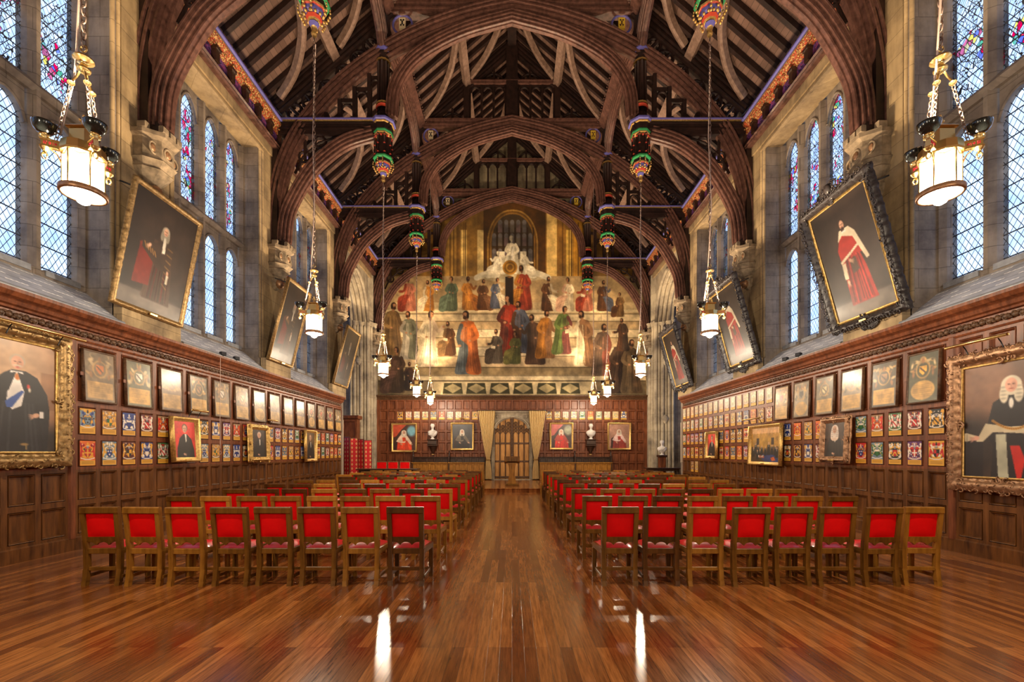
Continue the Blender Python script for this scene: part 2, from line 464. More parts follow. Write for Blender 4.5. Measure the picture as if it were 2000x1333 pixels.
def mat_frieze():
    # painted frieze: dark ground, purple and blue leaf pattern with red spots
    m, nt, bs, L = nmat('frieze_paint')
    n = noise(nt, mapped(nt, (6, 6, 9)), 1.8, 2)
    L(ramp(nt, n, [(0.40, (0.02, 0.012, 0.03)), (0.48, (0.16, 0.08, 0.34)), (0.56, (0.30, 0.04, 0.12)), (0.64, (0.05, 0.03, 0.10))]), bs.inputs['Base Color'])
    m, nt, bs, L = nmat('cornice_carving')
    n = noise(nt, mapped(nt, (1, 1, 1)), 22, 2)
    L(ramp(nt, n, [(0.42, (0.50, 0.085, 0.025)), (0.50, (0.04, 0.015, 0.01)), (0.60, (0.62, 0.36, 0.12))]), bs.inputs['Base Color'])
    bs.inputs['Roughness'].default_value = 0.45; bump(nt, bs, n, 1.0, 0.03)
    m, nt, bs, L = nmat('curtain_cloth')
    n = noise(nt, mapped(nt, (20, 20, 2)), 3, 3)
    L(ramp(nt, n, [(0.3, (0.58, 0.40, 0.14)), (0.7, (0.88, 0.68, 0.33))]), bs.inputs['Base Color']); bs.inputs['Roughness'].default_value = 0.6
    bs.inputs['Sheen Weight'].default_value = 0.3
    # red screen cloth with gold motifs
    m, nt, bs, L = nmat('screen_cloth')
    tc = nt.nodes.new('ShaderNodeTexCoord'); sp = nt.nodes.new('ShaderNodeSeparateXYZ'); L(tc.outputs['Object'], sp.inputs[0])
    u = math_(nt, 'MULTIPLY', sp.outputs['X'], 5.0); w = math_(nt, 'MULTIPLY', sp.outputs['Z'], 5.0)
    fu = math_(nt, 'ABSOLUTE', math_(nt, 'SUBTRACT', math_(nt, 'FRACT', u), 0.5)); fw = math_(nt, 'ABSOLUTE', math_(nt, 'SUBTRACT', math_(nt, 'FRACT', w), 0.5))
    mk = math_(nt, 'MULTIPLY', math_(nt, 'LESS_THAN', fu, 0.10), math_(nt, 'LESS_THAN', fw, 0.32))
    mk = math_(nt, 'MAXIMUM', mk, math_(nt, 'MULTIPLY', math_(nt, 'LESS_THAN', fu, 0.2), math_(nt, 'LESS_THAN', fw, 0.10)))
    L(mixc(nt, mk, (0.60, 0.006, 0.012), (0.75, 0.42, 0.16)), bs.inputs['Base Color']); bs.inputs['Roughness'].default_value = 0.7
mat_frieze()
M = MAT

# ------------------------------------------------------------------ painter: small rasters turned into coloured canvases
class Cv:
    def __init__(s, w, h, asp, c, seed=0):
        s.w, s.h, s.asp = w, h, asp
        s.a = np.empty((h, w, 3)); s.a[:] = c
        s.X, s.Y = np.meshgrid((np.arange(w) + 0.5) / w * asp, (np.arange(h) + 0.5) / h)
        s.rng = np.random.RandomState(seed)
        s.px = 1.0 / h
    def put(s, m, c, sl=None):
        c = np.array(c)
        if sl is None: s.a += (c - s.a) * m[..., None]
        else: s.a[sl] += (c - s.a[sl]) * m[..., None]
    def _sl(s, x0, x1, y0, y1):
        i0 = max(0, int(y0 * s.h) - 2); i1 = min(s.h, int(y1 * s.h) + 3)
        j0 = max(0, int(x0 / s.asp * s.w) - 2); j1 = min(s.w, int(x1 / s.asp * s.w) + 3)
        return (slice(i0, i1), slice(j0, j1))
    def ell(s, cx, cy, rx, ry, c, rot=0, soft=None, al=1.0):
        R = max(rx, ry) * 1.3; sl = s._sl(cx - R, cx + R, cy - R, cy + R)
        dx = s.X[sl] - cx; dy = s.Y[sl] - cy
        if dx.size == 0: return
        if rot: dx, dy = dx * math.cos(rot) + dy * math.sin(rot), -dx * math.sin(rot) + dy * math.cos(rot)
        d = np.sqrt((dx / rx) ** 2 + (dy / ry) ** 2)
        s.put(np.clip((1 - d) * min(rx, ry) / (soft or s.px * 1.2) + 0.5, 0, 1) * al, c, sl)
    def poly(s, pts, c, al=1.0):
        xs = [p[0] for p in pts]; ys = [p[1] for p in pts]
        sl = s._sl(min(xs), max(xs), min(ys), max(ys))
        if s.X[sl].size == 0: return
        acc = 0
        for ox, oy in ((-.25, -.25), (.25, .25), (-.25, .25), (.25, -.25)):
            X = s.X[sl] + ox * s.px; Y = s.Y[sl] + oy * s.px
            ins = np.zeros(X.shape, bool); n = len(pts)
            for i in range(n):
                x1, y1 = pts[i]; x2, y2 = pts[(i + 1) % n]
                if y1 == y2: continue
                cnd = (y1 > Y) != (y2 > Y)
                ins ^= cnd & (X < (x2 - x1) * (Y - y1) / (y2 - y1) + x1)
            acc = acc + ins * 0.25
        s.put(acc * al, c, sl)
    def rect(s, x0, y0, x1, y1, c, al=1.0): s.poly([(x0, y0), (x1, y0), (x1, y1), (x0, y1)], c, al)
    def line(s, x0, y0, x1, y1, w, c, al=1.0):
        d = math.hypot(x1 - x0, y1 - y0) + 1e-9; nx, ny = -(y1 - y0) / d * w / 2, (x1 - x0) / d * w / 2
        s.poly([(x0 + nx, y0 + ny), (x1 + nx, y1 + ny), (x1 - nx, y1 - ny), (x0 - nx, y0 - ny)], c, al)
    def noisef(s, n, m=None, sym=False):
        m = m or max(2, int(n * s.asp)); g = s.rng.rand(n + 2, m + 2)
        if sym: g = (g + g[:, ::-1]) / 2
        yy = s.Y * n; xx = s.X / s.asp * m; i = yy.astype(int); j = xx.astype(int); fy = yy - i; fx = xx - j
        fy = fy * fy * (3 - 2 * fy); fx = fx * fx * (3 - 2 * fx)
        return (g[i, j] * (1 - fy) * (1 - fx) + g[i + 1, j] * fy * (1 - fx) + g[i, j + 1] * (1 - fy) * fx + g[i + 1, j + 1] * fy * fx)
    def grain(s, amp=0.12, n=10):
        f = 1 + amp * ((s.noisef(n) - 0.5) * 2 + (s.noisef(n * 3) - 0.5)); s.a *= f[..., None]
    def pix(s): return np.clip(s.a, 0, 1)

def grid_mesh(name, img, w, h, mat, thick=0.0, curl=None):
    # painted face looks to -Y, centred on the origin in X, base at Z=0; sides closed if thick
    H, W, _ = img.shape
    xs = np.linspace(-w / 2, w / 2, W); zs = np.linspace(h, 0, H)
    X, Z = np.meshgrid(xs, zs)
    co = np.stack([X, np.zeros_like(X), Z], -1).reshape(-1, 3)
    i = np.arange(H * W).reshape(H, W)
    q = np.stack([i[:-1, :-1], i[1:, :-1], i[1:, 1:], i[:-1, 1:]], -1).reshape(-1, 4)
    col = np.ones((H * W, 4)); col[:, :3] = img.reshape(-1, 3)
    if thick:
        n = H * W
        cs = [i[0, 0], i[-1, 0], i[-1, -1], i[0, -1]]
        back = co[cs] + np.array([0, thick, 0])
        co = np.vstack([co, co[cs], back]); col = np.vstack([col, np.full((8, 4), 0.08)]); col[-8:, 3] = 1
        ex = [[n + a, n + (a + 1) % 4, n + 4 + (a + 1) % 4, n + 4 + a] for a in range(4)] + [[n + 7, n + 6, n + 5, n + 4]]
        q = np.vstack([q, np.array(ex)])
    me = bpy.data.meshes.new(name)
    me.vertices.add(len(co)); me.vertices.foreach_set('co', co.ravel())
    me.loops.add(len(q) * 4); me.loops.foreach_set('vertex_index', q.ravel())
    me.polygons.add(len(q)); me.polygons.foreach_set('loop_start', np.arange(len(q)) * 4)
    me.update(calc_edges=True); me.validate()
    at = me.color_attributes.new('Col', 'BYTE_COLOR', 'POINT')
    at.data.foreach_set('color_srgb', col.ravel())
    me.materials.append(mat)
    return me

def put_mesh(name, me, parent=None, loc=(0, 0, 0), rz=0.0):
    o = bpy.data.objects.new(name, me); COL.objects.link(o); o.location = loc; o.rotation_euler = (0, 0, rz)
    if parent: o.parent = parent
    return o

SKIN = (0.80, 0.62, 0.50)
def face(c, x, y, r, skin=SKIN, hair=None, wig=None, turn=0.0):
    if wig is not None:
        c.ell(x, y + r * 0.1, r * 1.35, r * 1.45, wig)
        c.ell(x - r * 0.95, y + r * 1.35, r * 0.6, r * 1.3, wig); c.ell(x + r * 0.95, y + r * 1.35, r * 0.6, r * 1.3, wig)
        for k in range(4):
            c.ell(x - r * 1.0, y + r * (0.3 + k * 0.55), r * 0.4, r * 0.16, tuple(v * 0.82 for v in wig))
            c.ell(x + r * 1.0, y + r * (0.3 + k * 0.55), r * 0.4, r * 0.16, tuple(v * 0.82 for v in wig))
    elif hair is not None: c.ell(x, y - r * 0.22, r * 1.02, r * 1.05, hair)
    c.ell(x + turn * r * .2, y + r * 0.05, r * 0.78, r * 1.05, skin)
    c.ell(x + turn * r * .5 + r * 0.3, y + r * 0.2, r * 0.38, r * 0.7, tuple(v * 0.85 for v in skin), al=0.6)
    dk = (0.22, 0.13, 0.10)
    c.ell(x + (turn * .4 - 0.30) * r, y - r * 0.08, r * 0.13, r * 0.07, dk); c.ell(x + (turn * .4 + 0.30) * r, y - r * 0.08, r * 0.13, r * 0.07, dk)
    c.line(x + turn * r * .5, y - r * .05, x + turn * r * .6, y + r * .35, r * .12, tuple(v * 0.75 for v in skin))
    c.ell(x + turn * r * .4, y + r * 0.58, r * 0.24, r * 0.07, (0.55, 0.24, 0.20))

def hand(c, x, y, r, rot=0.6, skin=SKIN):
    c.ell(x, y, r, r * 0.7, skin, rot)
    for k in range(4):
        a = rot + (k - 1.5) * 0.28
        c.ell(x + math.cos(a) * r * 1.25, y + math.sin(a) * r * 1.25, r * 0.6, r * 0.18, tuple(v * (0.95 - 0.03 * k) for v in skin), a)

def folds(c, x, y0, y1, w0, w1, base, n, seed):
    rg = random.Random(seed)
    for k in range(n):
        t = (k + 0.5) / n * 2 - 1 + rg.uniform(-.08, .08)
        f = rg.choice((0.62, 0.75, 1.25, 1.15))
        c.line(x + t * w0 * 0.5, y0, x + t * w1 * 0.5, y1, w1 * 0.035 + 0.004, tuple(min(1, v * f) for v in base), 0.7)

def paint_judge(seed, w=96, h=124, asp=0.75, red=True):
    c = Cv(w, h, asp, (0.13, 0.095, 0.075), seed)
    cx = asp * 0.5
    c.ell(cx + 0.1, 0.45, 0.4, 0.5, (0.20, 0.15, 0.12), soft=0.3)
    c.rect(0, 0.86, asp, 1, (0.32, 0.29, 0.26)); c.ell(cx, 0.93, 0.35, 0.07, (0.45, 0.41, 0.37), soft=0.08)
    robe = (0.60, 0.15, 0.11) if red else (0.26, 0.19, 0.14)
    fur = (0.80, 0.74, 0.62)
    c.poly([(cx - .10, .36), (cx + .09, .36), (cx + .16, .62), (cx + .20, .90), (cx - .13, .90), (cx - .12, .62)], robe)
    folds(c, cx + .01, .45, .89, .16, .30, robe, 16, seed); folds(c, cx + .03, .5, .88, .2, .28, (.30, .06, .05), 5, seed + 1)
    if red:
        c.poly([(cx - .04, .25), (cx + .06, .25), (cx + .15, .38), (cx + .16, .50), (cx + .02, .47), (cx - .12, .52), (cx - .13, .40)], robe)
        c.poly([(cx - .05, .24), (cx + .07, .24), (cx + .13, .30), (cx + .22, .56), (cx + .18, .57), (cx + .09, .34), (cx - .03, .29), (cx - .10, .33)], fur)
        c.line(cx - .13, .51, cx + .02, .46, .025, fur); c.line(cx + .02, .46, cx + .16, .41, .02, fur)
        c.line(cx - .10, .52, cx - .11, .66, .05, fur); hand(c, cx - .10, .69, .022, 1.5)
        c.poly([(cx - .02, .52), (cx + .06, .50), (cx + .07, .62), (cx - .01, .64)], (0.30, 0.22, 0.17)); hand(c, cx - .01, .52, .022, 0.5)
        face(c, cx, .20, .036, hair=(0.16, 0.10, 0.07)); c.ell(cx, .245, .022, .022, (0.22, 0.14, 0.10))
        c.line(cx - .02, .265, cx + .03, .262, .016, (0.85, 0.82, 0.76))
    else:
        c.poly([(cx - .24, .44), (cx - .07, .46), (cx - .08, .78), (cx - .26, .80)], (0.42, 0.12, 0.08)); c.ell(cx - .15, .45, .09, .03, (0.5, .18, .12))
        c.poly([(cx - .05, .30), (cx + .09, .30), (cx + .14, .50), (cx + .12, .62), (cx - .02, .60), (cx - .22, .47), (cx - .22, .42), (cx - .06, .38)], (0.22, 0.16, 0.12))
        for k in range(5): c.line(cx - .2 + k * .03, .42 + k * .01, cx - .17 + k * .03, .47 + k * .01, .01, (0.55, 0.40, 0.2))
        for k in range(7): c.line(cx + .06, .38 + k * .055, cx + .13, .39 + k * .06, .012, (0.50, 0.38, 0.2), .7)
        c.poly([(cx - .005, .30), (cx + .03, .30), (cx + .04, .44), (cx + .005, .45)], (0.84, 0.80, 0.72))
        face(c, cx + .01, .25, .034, wig=(0.62, 0.58, 0.50)); hand(c, cx - .14, .43, .02, 2.4); hand(c, cx + .11, .60, .02, 1.4)
        c.rect(cx + .10, .62, cx + .13, .70, (0.8, .76, .66))
    c.grain(0.14, 9)
    return c.pix()

def paint_gentleman(seed=3):
    asp = 0.80; c = Cv(110, 138, asp, (0.60, 0.44, 0.32), seed)
    c.ell(.15, .2, .5, .5, (0.74, 0.60, 0.46), soft=0.4); c.rect(.55, .25, .8, .6, (0.5, .34, .22), .5)
    c.poly([(0, .7), (.1, .68), (.1, 1), (0, 1)], (0.55, 0.16, 0.10)); c.rect(0, .68, .09, .72, (.7, .6, .5))
    c.ell(.5, 1.0, .5, .25, (0.20, 0.17, 0.15), soft=.15)
    blk = (0.13, 0.13, 0.14)
    c.poly([(.27, .30), (.33, .26), (.43, .26), (.52, .31), (.60, .46), (.62, .62), (.60, 1), (.14, 1), (.16, .75), (.12, .72), (.15, .55), (.20, .38)], blk)
    folds(c, .38, .55, 1, .3, .42, (0.17, 0.17, 0.18), 9, 2)
    c.poly([(.32, .27), (.41, .27), (.43, .40), (.40, .58), (.33, .62), (.29, .56), (.30, .40)], (0.90, 0.88, 0.85))
    c.poly([(.40, .44), (.42, .45), (.33, .60), (.29, .60), (.28, .55)], (0.22, 0.34, 0.62))
    c.ell(.37, .32, .02, .03, (.75, .45, .2)); c.ell(.45, .40, .014, .02, (.8, .25, .2)); c.ell(.46, .43, .01, .02, (.85, .8, .7))
    c.poly([(.37, .28), (.44, .30), (.44, .5), (.41, .42)], blk); c.poly([(.30, .30), (.36, .28), (.31, .44), (.27, .5)], blk)
    face(c, .37, .19, .058, skin=(.84, .62, .50), hair=(0.70, .62, .52)); c.ell(.37, .222, .034, .010, (.80, .74, .64)); c.ell(.37, .235, .012, .010, (.75, .4, .35))
    hand(c, .51, .66, .030, 2.8); c.rect(.54, .62, .57, .68, (.85, .83, .8)); hand(c, .14, .72, .028, 1.5); c.rect(.12, .66, .18, .69, (.85, .83, .8))
    c.ell(.42, .93, .03, .012, (.65, .52, .30)); c.rect(.43, .93, .44, .98, (.6, .5, .3))
    c.grain(0.10, 9); return c.pix()

def paint_chancellor(seed=4):
    asp = 0.80; c = Cv(110, 138, asp, (0.34, 0.24, 0.18), seed)
    c.ell(.2, .2, .4, .35, (0.52, 0.38, 0.29), soft=0.3); c.ell(.15, .75, .3, .3, (0.17, .14, .13), soft=0.2)
    c.rect(0, .66, .28, 1, (0.12, 0.11, 0.12))
    c.poly([(.02, .62), (.14, .60), (.26, .64), (.14, .68), (.03, .66)], (0.80, 0.74, 0.60)); c.line(.14, .61, .14, .68, .006, (.4, .35, .28))
    blk = (0.12, 0.11, 0.12)
    c.poly([(.36, .34), (.46, .28), (.58, .28), (.70, .34), (.80, .44), (.80, 1), (.34, 1), (.36, .72), (.30, .60)], blk)
    c.poly([(.38, .62), (.46, .62), (.48, 1), (.40, 1)], (0.72, 0.72, 0.62)); c.poly([(.49, .72), (.56, .72), (.60, .84), (.57, 1), (.54, 1)], (0.80, 0.14, 0.10))
    c.poly([(.30, .52), (.50, .56), (.72, .55), (.80, .58), (.80, .64), (.60, .62), (.36, .60), (.28, .68), (.22, .68)], (0.78, 0.73, 0.60))
    c.poly([(.70, .56), (.80, .56), (.80, .78), (.74, .76)], (0.74, 0.70, 0.58))
    for k in range(26):
        t = k / 25; x = .36 + .40 * t; y = .42 + .22 * math.sin(PI * (t * .72 + .12)) - .13 * t
        c.ell(x, y, .011, .011, (.78, .56, .22)); c.ell(x, y, .004, .004, (.3, .2, .08))
    c.poly([(.60, .29), (.68, .32), (.80, .40), (.80, .46), (.66, .38)], (0.84, 0.82, 0.76))
    face(c, .50, .20, .058, skin=(.86, .64, .54), wig=(0.84, 0.80, 0.70)); c.ell(.50, .355, .018, .045, (.90, .88, .82))
    hand(c, .62, .63, .032, .8, (.84, .62, .52)); hand(c, .22, .65, .03, 2.9, (.84, .62, .52))
    c.grain(0.10, 9); return c.pix()

def paint_half(seed, bg, coat, hair=None, wig=None, ruff=False, w=64, h=80, chair=None):
    w, h = int(w * 1.2), int(h * 1.2); asp = 0.8; c = Cv(w, h, asp, bg, seed); cx = .40
    c.ell(cx, .35, .35, .35, tuple(min(1, v * 1.25) for v in bg), soft=.3)
    if chair: c.poly([(.08, .55), (.2, .45), (.25, 1), (.08, 1)], chair)
    c.poly([(cx - .05, .40), (cx + .06, .40), (cx + .20, .52), (cx + .27, .75), (cx + .28, .98), (cx - .27, .98), (cx - .25, .72), (cx - .17, .50)], coat)
    folds(c, cx, .6, .98, .3, .45, tuple(v * 1.3 for v in coat), 7, seed)
    c.poly([(cx - .01, .40), (cx + .05, .40), (cx + .04, .56), (cx + .01, .60)], (.88, .86, .80))
    if ruff: c.ell(cx, .47, .13, .09, (.86, .76, .66)); c.ell(cx, .43, .10, .05, (.93, .86, .78))
    face(c, cx, .28, .085, hair=hair, wig=wig, turn=-.3)
    hand(c, cx - .04, .86, .035, .3)
    c.grain(.12, 8); return c.pix()[int(h * .12):int(h * .94), int(w * .10):int(w * .92)]

def paint_robed(seed, bg, robe, cape, drape=None, sky=None):
    asp = 0.82; c = Cv(60, 73, asp, bg, seed)
    if drape: c.poly([(0, 0), (.5, 0), (.3, .2), (.12, .45), (0, .5)], drape)
    if sky: c.ell(.68, .25, .17, .2, sky, soft=.08)
    c.poly([(.08, .6), (.2, .5), (.2, 1), (.06, 1)], (.2, .1, .08))
    c.poly([(.30, .40), (.46, .38), (.60, .55), (.68, .80), (.70, 1), (.14, 1), (.16, .72), (.22, .50)], robe)
    folds(c, .42, .55, 1, .25, .45, robe, 8, seed)
    c.poly([(.30, .38), (.48, .38), (.58, .52), (.70, .72), (.62, .76), (.50, .60), (.44, .70), (.30, .72), (.12, .66), (.18, .54)], cape)
    c.poly([(.34, .50), (.46, .50), (.48, .64), (.36, .66)], robe)
    face(c, .40, .30, .066, wig=(.85, .80, .72)); hand(c, .66, .76, .03, .3); hand(c, .30, .76, .03, .5)
    c.grain(.14, 8); return c.pix()

def paint_group(seed=9):
    asp = 1.25; c = Cv(100, 80, asp, (0.66, 0.48, 0.16), seed)
    c.rect(0, 0, asp, .16, (.80, .60, .36)); 
    for k in range(9): c.line(.06 + k * .14, 0, .08 + k * .14, .2, .03, (.85, .7, .5), .5)
    c.rect(0, .55, asp, 1, (.24, .17, .07)); c.ell(.6, .45, .5, .2, (.72, .55, .2), soft=.2)
    for (x, y) in ((.25, .30), (.9, .30)): c.rect(x, y, x + .12, y + .2, (.22, .15, .06))
    c.poly([(.52, .78), (.80, .70), (1.2, .86), (1.2, 1), (.7, 1), (.5, .92)], (.16, .22, .42))
    c.poly([(.88, .88), (1.02, .84), (1.1, .94), (.95, .97)], (.72, .34, .16))
    rg = random.Random(4)
    for (x, y, s_) in ((.12, .62, .1), (.22, .50, .12), (.34, .55, .11), (.50, .58, .1), (.66, .6, .09), (.80, .50, .13), (.94, .56, .1), (1.08, .58, .1), (1.14, .64, .1), (.30, .70, .1), (.42, .68, .09)):
        c.poly([(x - s_ * .4, y), (x + s_ * .4, y), (x + s_ * .6, y + s_ * 2.3), (x - s_ * .6, y + s_ * 2.3)], (.08, .07, .07))
        c.ell(x, y - s_ * .3, s_ * .24, s_ * .32, (.78, .62, .48)); c.ell(x, y + s_ * .25, s_ * .08, s_ * .2, (.9, .88, .8))
    for k in range(8): c.rect(.35 + k * .03, .80 + .02 * (k % 3), .40 + k * .03, .86 + .02 * (k % 2), (.70, .3, .14) if k % 2 else (.85, .82, .75))
    c.grain(.15, 9); return c.pix()

PAL = {'r': (.78, .10, .10), 'o': (.88, .42, .14), 'g': (.90, .66, .20), 'w': (.92, .88, .80), 'b': (.14, .22, .50), 'k': (.10, .09, .10),
       'n': (.16, .40, .20), 'p': (.38, .16, .42), 't': (.62, .46, .30), 's': (.45, .55, .62), 'd': (.36, .10, .10), 'y': (.85, .78, .55)}
def paint_arms(seed, bg, man, sh, ch, wash=0.0, w=26, h=38, asp=0.68):
    c = Cv(w, h, asp, PAL[bg], seed); rg = random.Random(seed * 7 + 1); cx = asp / 2
    if not wash: c.a *= (0.92 + .12 * c.noisef(6))[..., None]
    # supporters and mantling, symmetric
    for k in range(9):
        x = rg.uniform(.07, .27); y = rg.uniform(.10, .66); rx = rg.uniform(.03, .07); ry = rg.uniform(.03, .10); a = rg.uniform(-1.2, 1.2)
        col = PAL[man[k % len(man)]]
        for sg in (-1, 1): c.ell(cx + sg * x, y, rx, ry, col, -sg * a)
    for sg in (-1, 1):
        c.line(cx + sg * .30, .12, cx + sg * .24, .36, .05, PAL[man[0]]); c.line(cx + sg * .24, .36, cx + sg * .30, .66, .07, PAL[man[0]])
        c.ell(cx + sg * .28, .12, .045, .04, PAL[man[0]])
        c.line(cx + sg * .08, .22, cx + sg * .20, .30, .04, PAL[man[-1]]); c.line(cx + sg * .20, .30, cx + sg * .13, .44, .03, PAL[man[-1]])
    for k in range(14):
        x = rg.uniform(.05, .30); y = rg.uniform(.06, .72); a = rg.uniform(-1.5, 1.5); col = PAL[rg.choice(man + ch + 'wgk')]
        for sg in (-1, 1): c.ell(cx + sg * x, y, rg.uniform(.012, .03), rg.uniform(.02, .05), col, -sg * a)
    # helm and crest
    c.ell(cx, .26, .055, .05, (.55, .55, .58)); c.ell(cx, .13, .035, .07, PAL[ch]); c.rect(cx - .07, .20, cx + .07, .22, PAL['w'])
    # shield
    S = [(cx - .11, .36), (cx + .11, .36), (cx + .11, .52), (cx + .07, .60), (cx, .65), (cx - .07, .60), (cx - .11, .52)]
    c.poly([(cx + (p[0] - cx) * 1.15, .51 + (p[1] - .51) * 1.10) for p in S], PAL['k']); c.poly(S, PAL[sh])
    t = seed % 6
    if t == 0: c.line(cx - .12, .36, cx + .10, .60, .05, PAL[ch])
    elif t == 1: c.line(cx - .12, .60, cx, .44, .05, PAL[ch]); c.line(cx + .12, .60, cx, .44, .05, PAL[ch])
    elif t == 2: c.rect(cx - .03, .34, cx + .03, .66, PAL[ch]); c.rect(cx - .13, .45, cx + .13, .51, PAL[ch])
    elif t == 3:
        for (x, y) in ((-.06, .42), (.06, .42), (0, .55)): c.ell(cx + x, y, .035, .035, PAL[ch])
    elif t == 4: c.rect(cx, .34, cx + .13, .50, PAL[ch]); c.poly([(cx - .13, .50), (cx, .50), (cx, .68), (cx - .08, .62)], PAL[ch])
    else: c.rect(cx - .13, .34, cx + .13, .42, PAL[ch])
    # scroll and gold text panel
    c.poly([(cx - .30, .66), (cx - .1, .72), (cx + .1, .72), (cx + .30, .66), (cx + .30, .70), (cx + .1, .765), (cx - .1, .765), (cx - .30, .70)], PAL['w'])
    c.rect(.02, .78, asp - .02, .98, (.88, .66, .22))
    for k in range(2): c.line(.08, .84 + k * .06, asp - .08, .84 + k * .06, .012, (.52, .34, .10), .8)
    if wash:
        m_ = (wash * np.clip((.80 - c.Y) * 12, .25, 1))[..., None]; c.a = c.a * (1 - m_) + np.array((.80, .74, .62)) * m_; c.grain(.12, 8)  # blends the upper part towards pale cream, less over the text panel
    return c.pix()

def paint_board(seed, tone, arms='g', wash=.45, w=40, h=58):
    asp = .70; c = Cv(w, h, asp, tone, seed); rg = random.Random(seed); cx = asp / 2
    c.a *= (0.75 + .5 * c.noisef(7))[..., None]
    cols = [(.72, .56, .30), (.60, .40, .22), (.30, .28, .20), (.80, .70, .50)]
    for k in range(16):
        x = rg.uniform(.03, .28); y = rg.uniform(.08, .5); a = rg.uniform(-1.4, 1.4); col = cols[k % 4]
        for sg in (-1, 1): c.ell(cx + sg * x, y, rg.uniform(.02, .04), .06, col, -sg * a)
    c.ell(cx, .34, .17, .18, cols[0]); c.ell(cx, .34, .14, .15, tone)
    S = [(cx - .09, .26), (cx + .09, .26), (cx + .09, .36), (cx, .45), (cx - .09, .36)]
    c.poly(S, PAL[arms]); c.line(cx - .08, .28, cx + .06, .40, .03, (.2, .12, .08)); c.ell(cx, .15, .035, .06, cols[1])
    tx = (.80, .62, .30)
    if seed % 3 == 0: c.ell(cx, .76, .28, .20, tx)
    else: c.rect(.05, .60, asp - .05, .95, tx)
    for k in range(7): c.line(.12, .64 + k * .042, asp - .12, .64 + k * .042, .010, (.50, .36, .16), .75)
    c.a = c.a * (1 - wash * .5) + np.array((.52, .42, .30)) * wash * .5
    c.grain(.16, 8); return c.pix()

def stroke(c, pts, w, col, al=1.0):
    P = cr(pts, 4) if len(pts) > 2 else pts
    for i in range(len(P) - 1): c.line(P[i][0], P[i][1], P[i + 1][0], P[i + 1][1], w, col, al)
    if al == 1.0:
        for p in P: c.ell(p[0], p[1], w / 2, w / 2, col)
def sh_(col, f): return tuple(max(0, min(1, v * f)) for v in col)
def mural_fig(c, x, y, h, robe, under, skin=(.72, .52, .38), hair=(.22, .14, .08), sit=False, lean=0.0, seed=0):
    # generic robed figure with its feet at y
    rg = random.Random(seed); f = rg.choice((-1, 1)); pose = rg.randrange(4)
    def q(dx, t): return (x + f * dx * h + lean * h * t, y - t * h)
    def blob(pts, col, al=1.0):
        P = cr([q(*p) for p in pts + [pts[0]]], 4); c.poly(P, col, al)
    if sit:
        blob([(-.11, .74), (.02, .80), (.12, .72), (.13, .50), (.30, .40), (.34, .25), (.32, .02), (.10, .0), (-.16, .02), (-.17, .30)], robe)
        blob([(-.02, .46), (.14, .47), (.31, .38), (.34, .20), (.33, .01), (.16, .0), (.10, .22)], under)
        for k in range(7):
            t = k / 6; stroke(c, [q(-.06 + .12 * t, .70), q(-.02 + .16 * t, .46 + .03 * t), q(-.10 + .42 * t, .06)], h * .012, sh_(robe if t < .5 else under, rg.choice((.62, .72, 1.25, 1.35))), .6)
        for k in range(4): stroke(c, [q(.0, .44 - .06 * k), q(.16, .42 - .07 * k), q(.32, .30 - .07 * k)], h * .010, sh_(under, rg.choice((.68, 1.25))), .6)
    else:
        blob([(-.10, .80), (.0, .84), (.10, .80), (.13, .62), (.12, .45), (.16, .20), (.19, .01), (.05, -.01), (-.12, .0), (-.20, .02), (-.15, .25), (-.12, .50), (-.13, .66)], under)
        blob([(-.11, .81), (.02, .84), (.08, .74), (.02, .56), (-.02, .36), (.02, .10), (-.02, .0), (-.22, .01), (-.18, .30), (-.15, .60)], robe)
        if pose % 2: blob([(.02, .83), (.11, .79), (.15, .60), (.05, .50), (-.10, .38), (-.13, .46), (-.02, .62)], sh_(robe, 1.1))
        for k in range(9):
            t = k / 8; b0 = robe if t < .5 else under
            stroke(c, [q(-.08 + .17 * t, .74), q(-.10 + .21 * t + rg.uniform(-.01, .01), .42), q(-.17 + .33 * t, .03)], h * .011, sh_(b0, rg.choice((.58, .70, 1.28, 1.4))), .55)
    # side away from the light a little deeper, as painted
    blob([(-.14, .76), (-.07, .78), (-.08, .4), (-.10, .05), (-.2, .02), (-.17, .4)], sh_(robe, .55), .35)
    a = h * .062
    if pose == 0: A = [(.09, .76), (.17, .62), (.24, .70)]
    elif pose == 1: A = [(.09, .76), (.16, .60), (.04, .54)]
    elif pose == 2: A = [(.09, .76), (.15, .58), (.27, .56)]
    else: A = [(.09, .76), (.14, .58), (.10, .44)]
    stroke(c, [q(*p) for p in A], a, sh_(under, .92)); e = A[2]; c.ell(*q(e[0] + .015, e[1]), h * .024, h * .020, skin)
    B = [(-.09, .76), (-.16, .60), (-.06, .52)]; stroke(c, [q(*p) for p in B], a, sh_(robe, 1.08)); c.ell(*q(-.04, .52), h * .022, h * .018, skin)
    if seed % 4 == 1: c.poly([q(.04, .50), q(.16, .52), q(.17, .44), (q(.05, .42))], (.84, .78, .64))
    n = q(.01, .855); c.ell(n[0], n[1], h * .024, h * .045, sh_(skin, .85))
    hd = q(.02, .925); c.ell(hd[0], hd[1] - h * .006, h * .050, h * .060, hair); c.ell(hd[0] + f * h * .012, hd[1] + h * .008, h * .036, h * .048, skin)
    c.ell(hd[0] + f * h * .030, hd[1] + h * .006, h * .010, h * .008, sh_(skin, .6)); 
    if seed % 3 != 1: c.ell(hd[0] + f * h * .018, hd[1] + h * .044, h * .028, h * .030, hair, al=.85)
    c.ell(hd[0] - f * h * .03, hd[1] + h * .02, h * .02, h * .04, sh_(hair, .8))

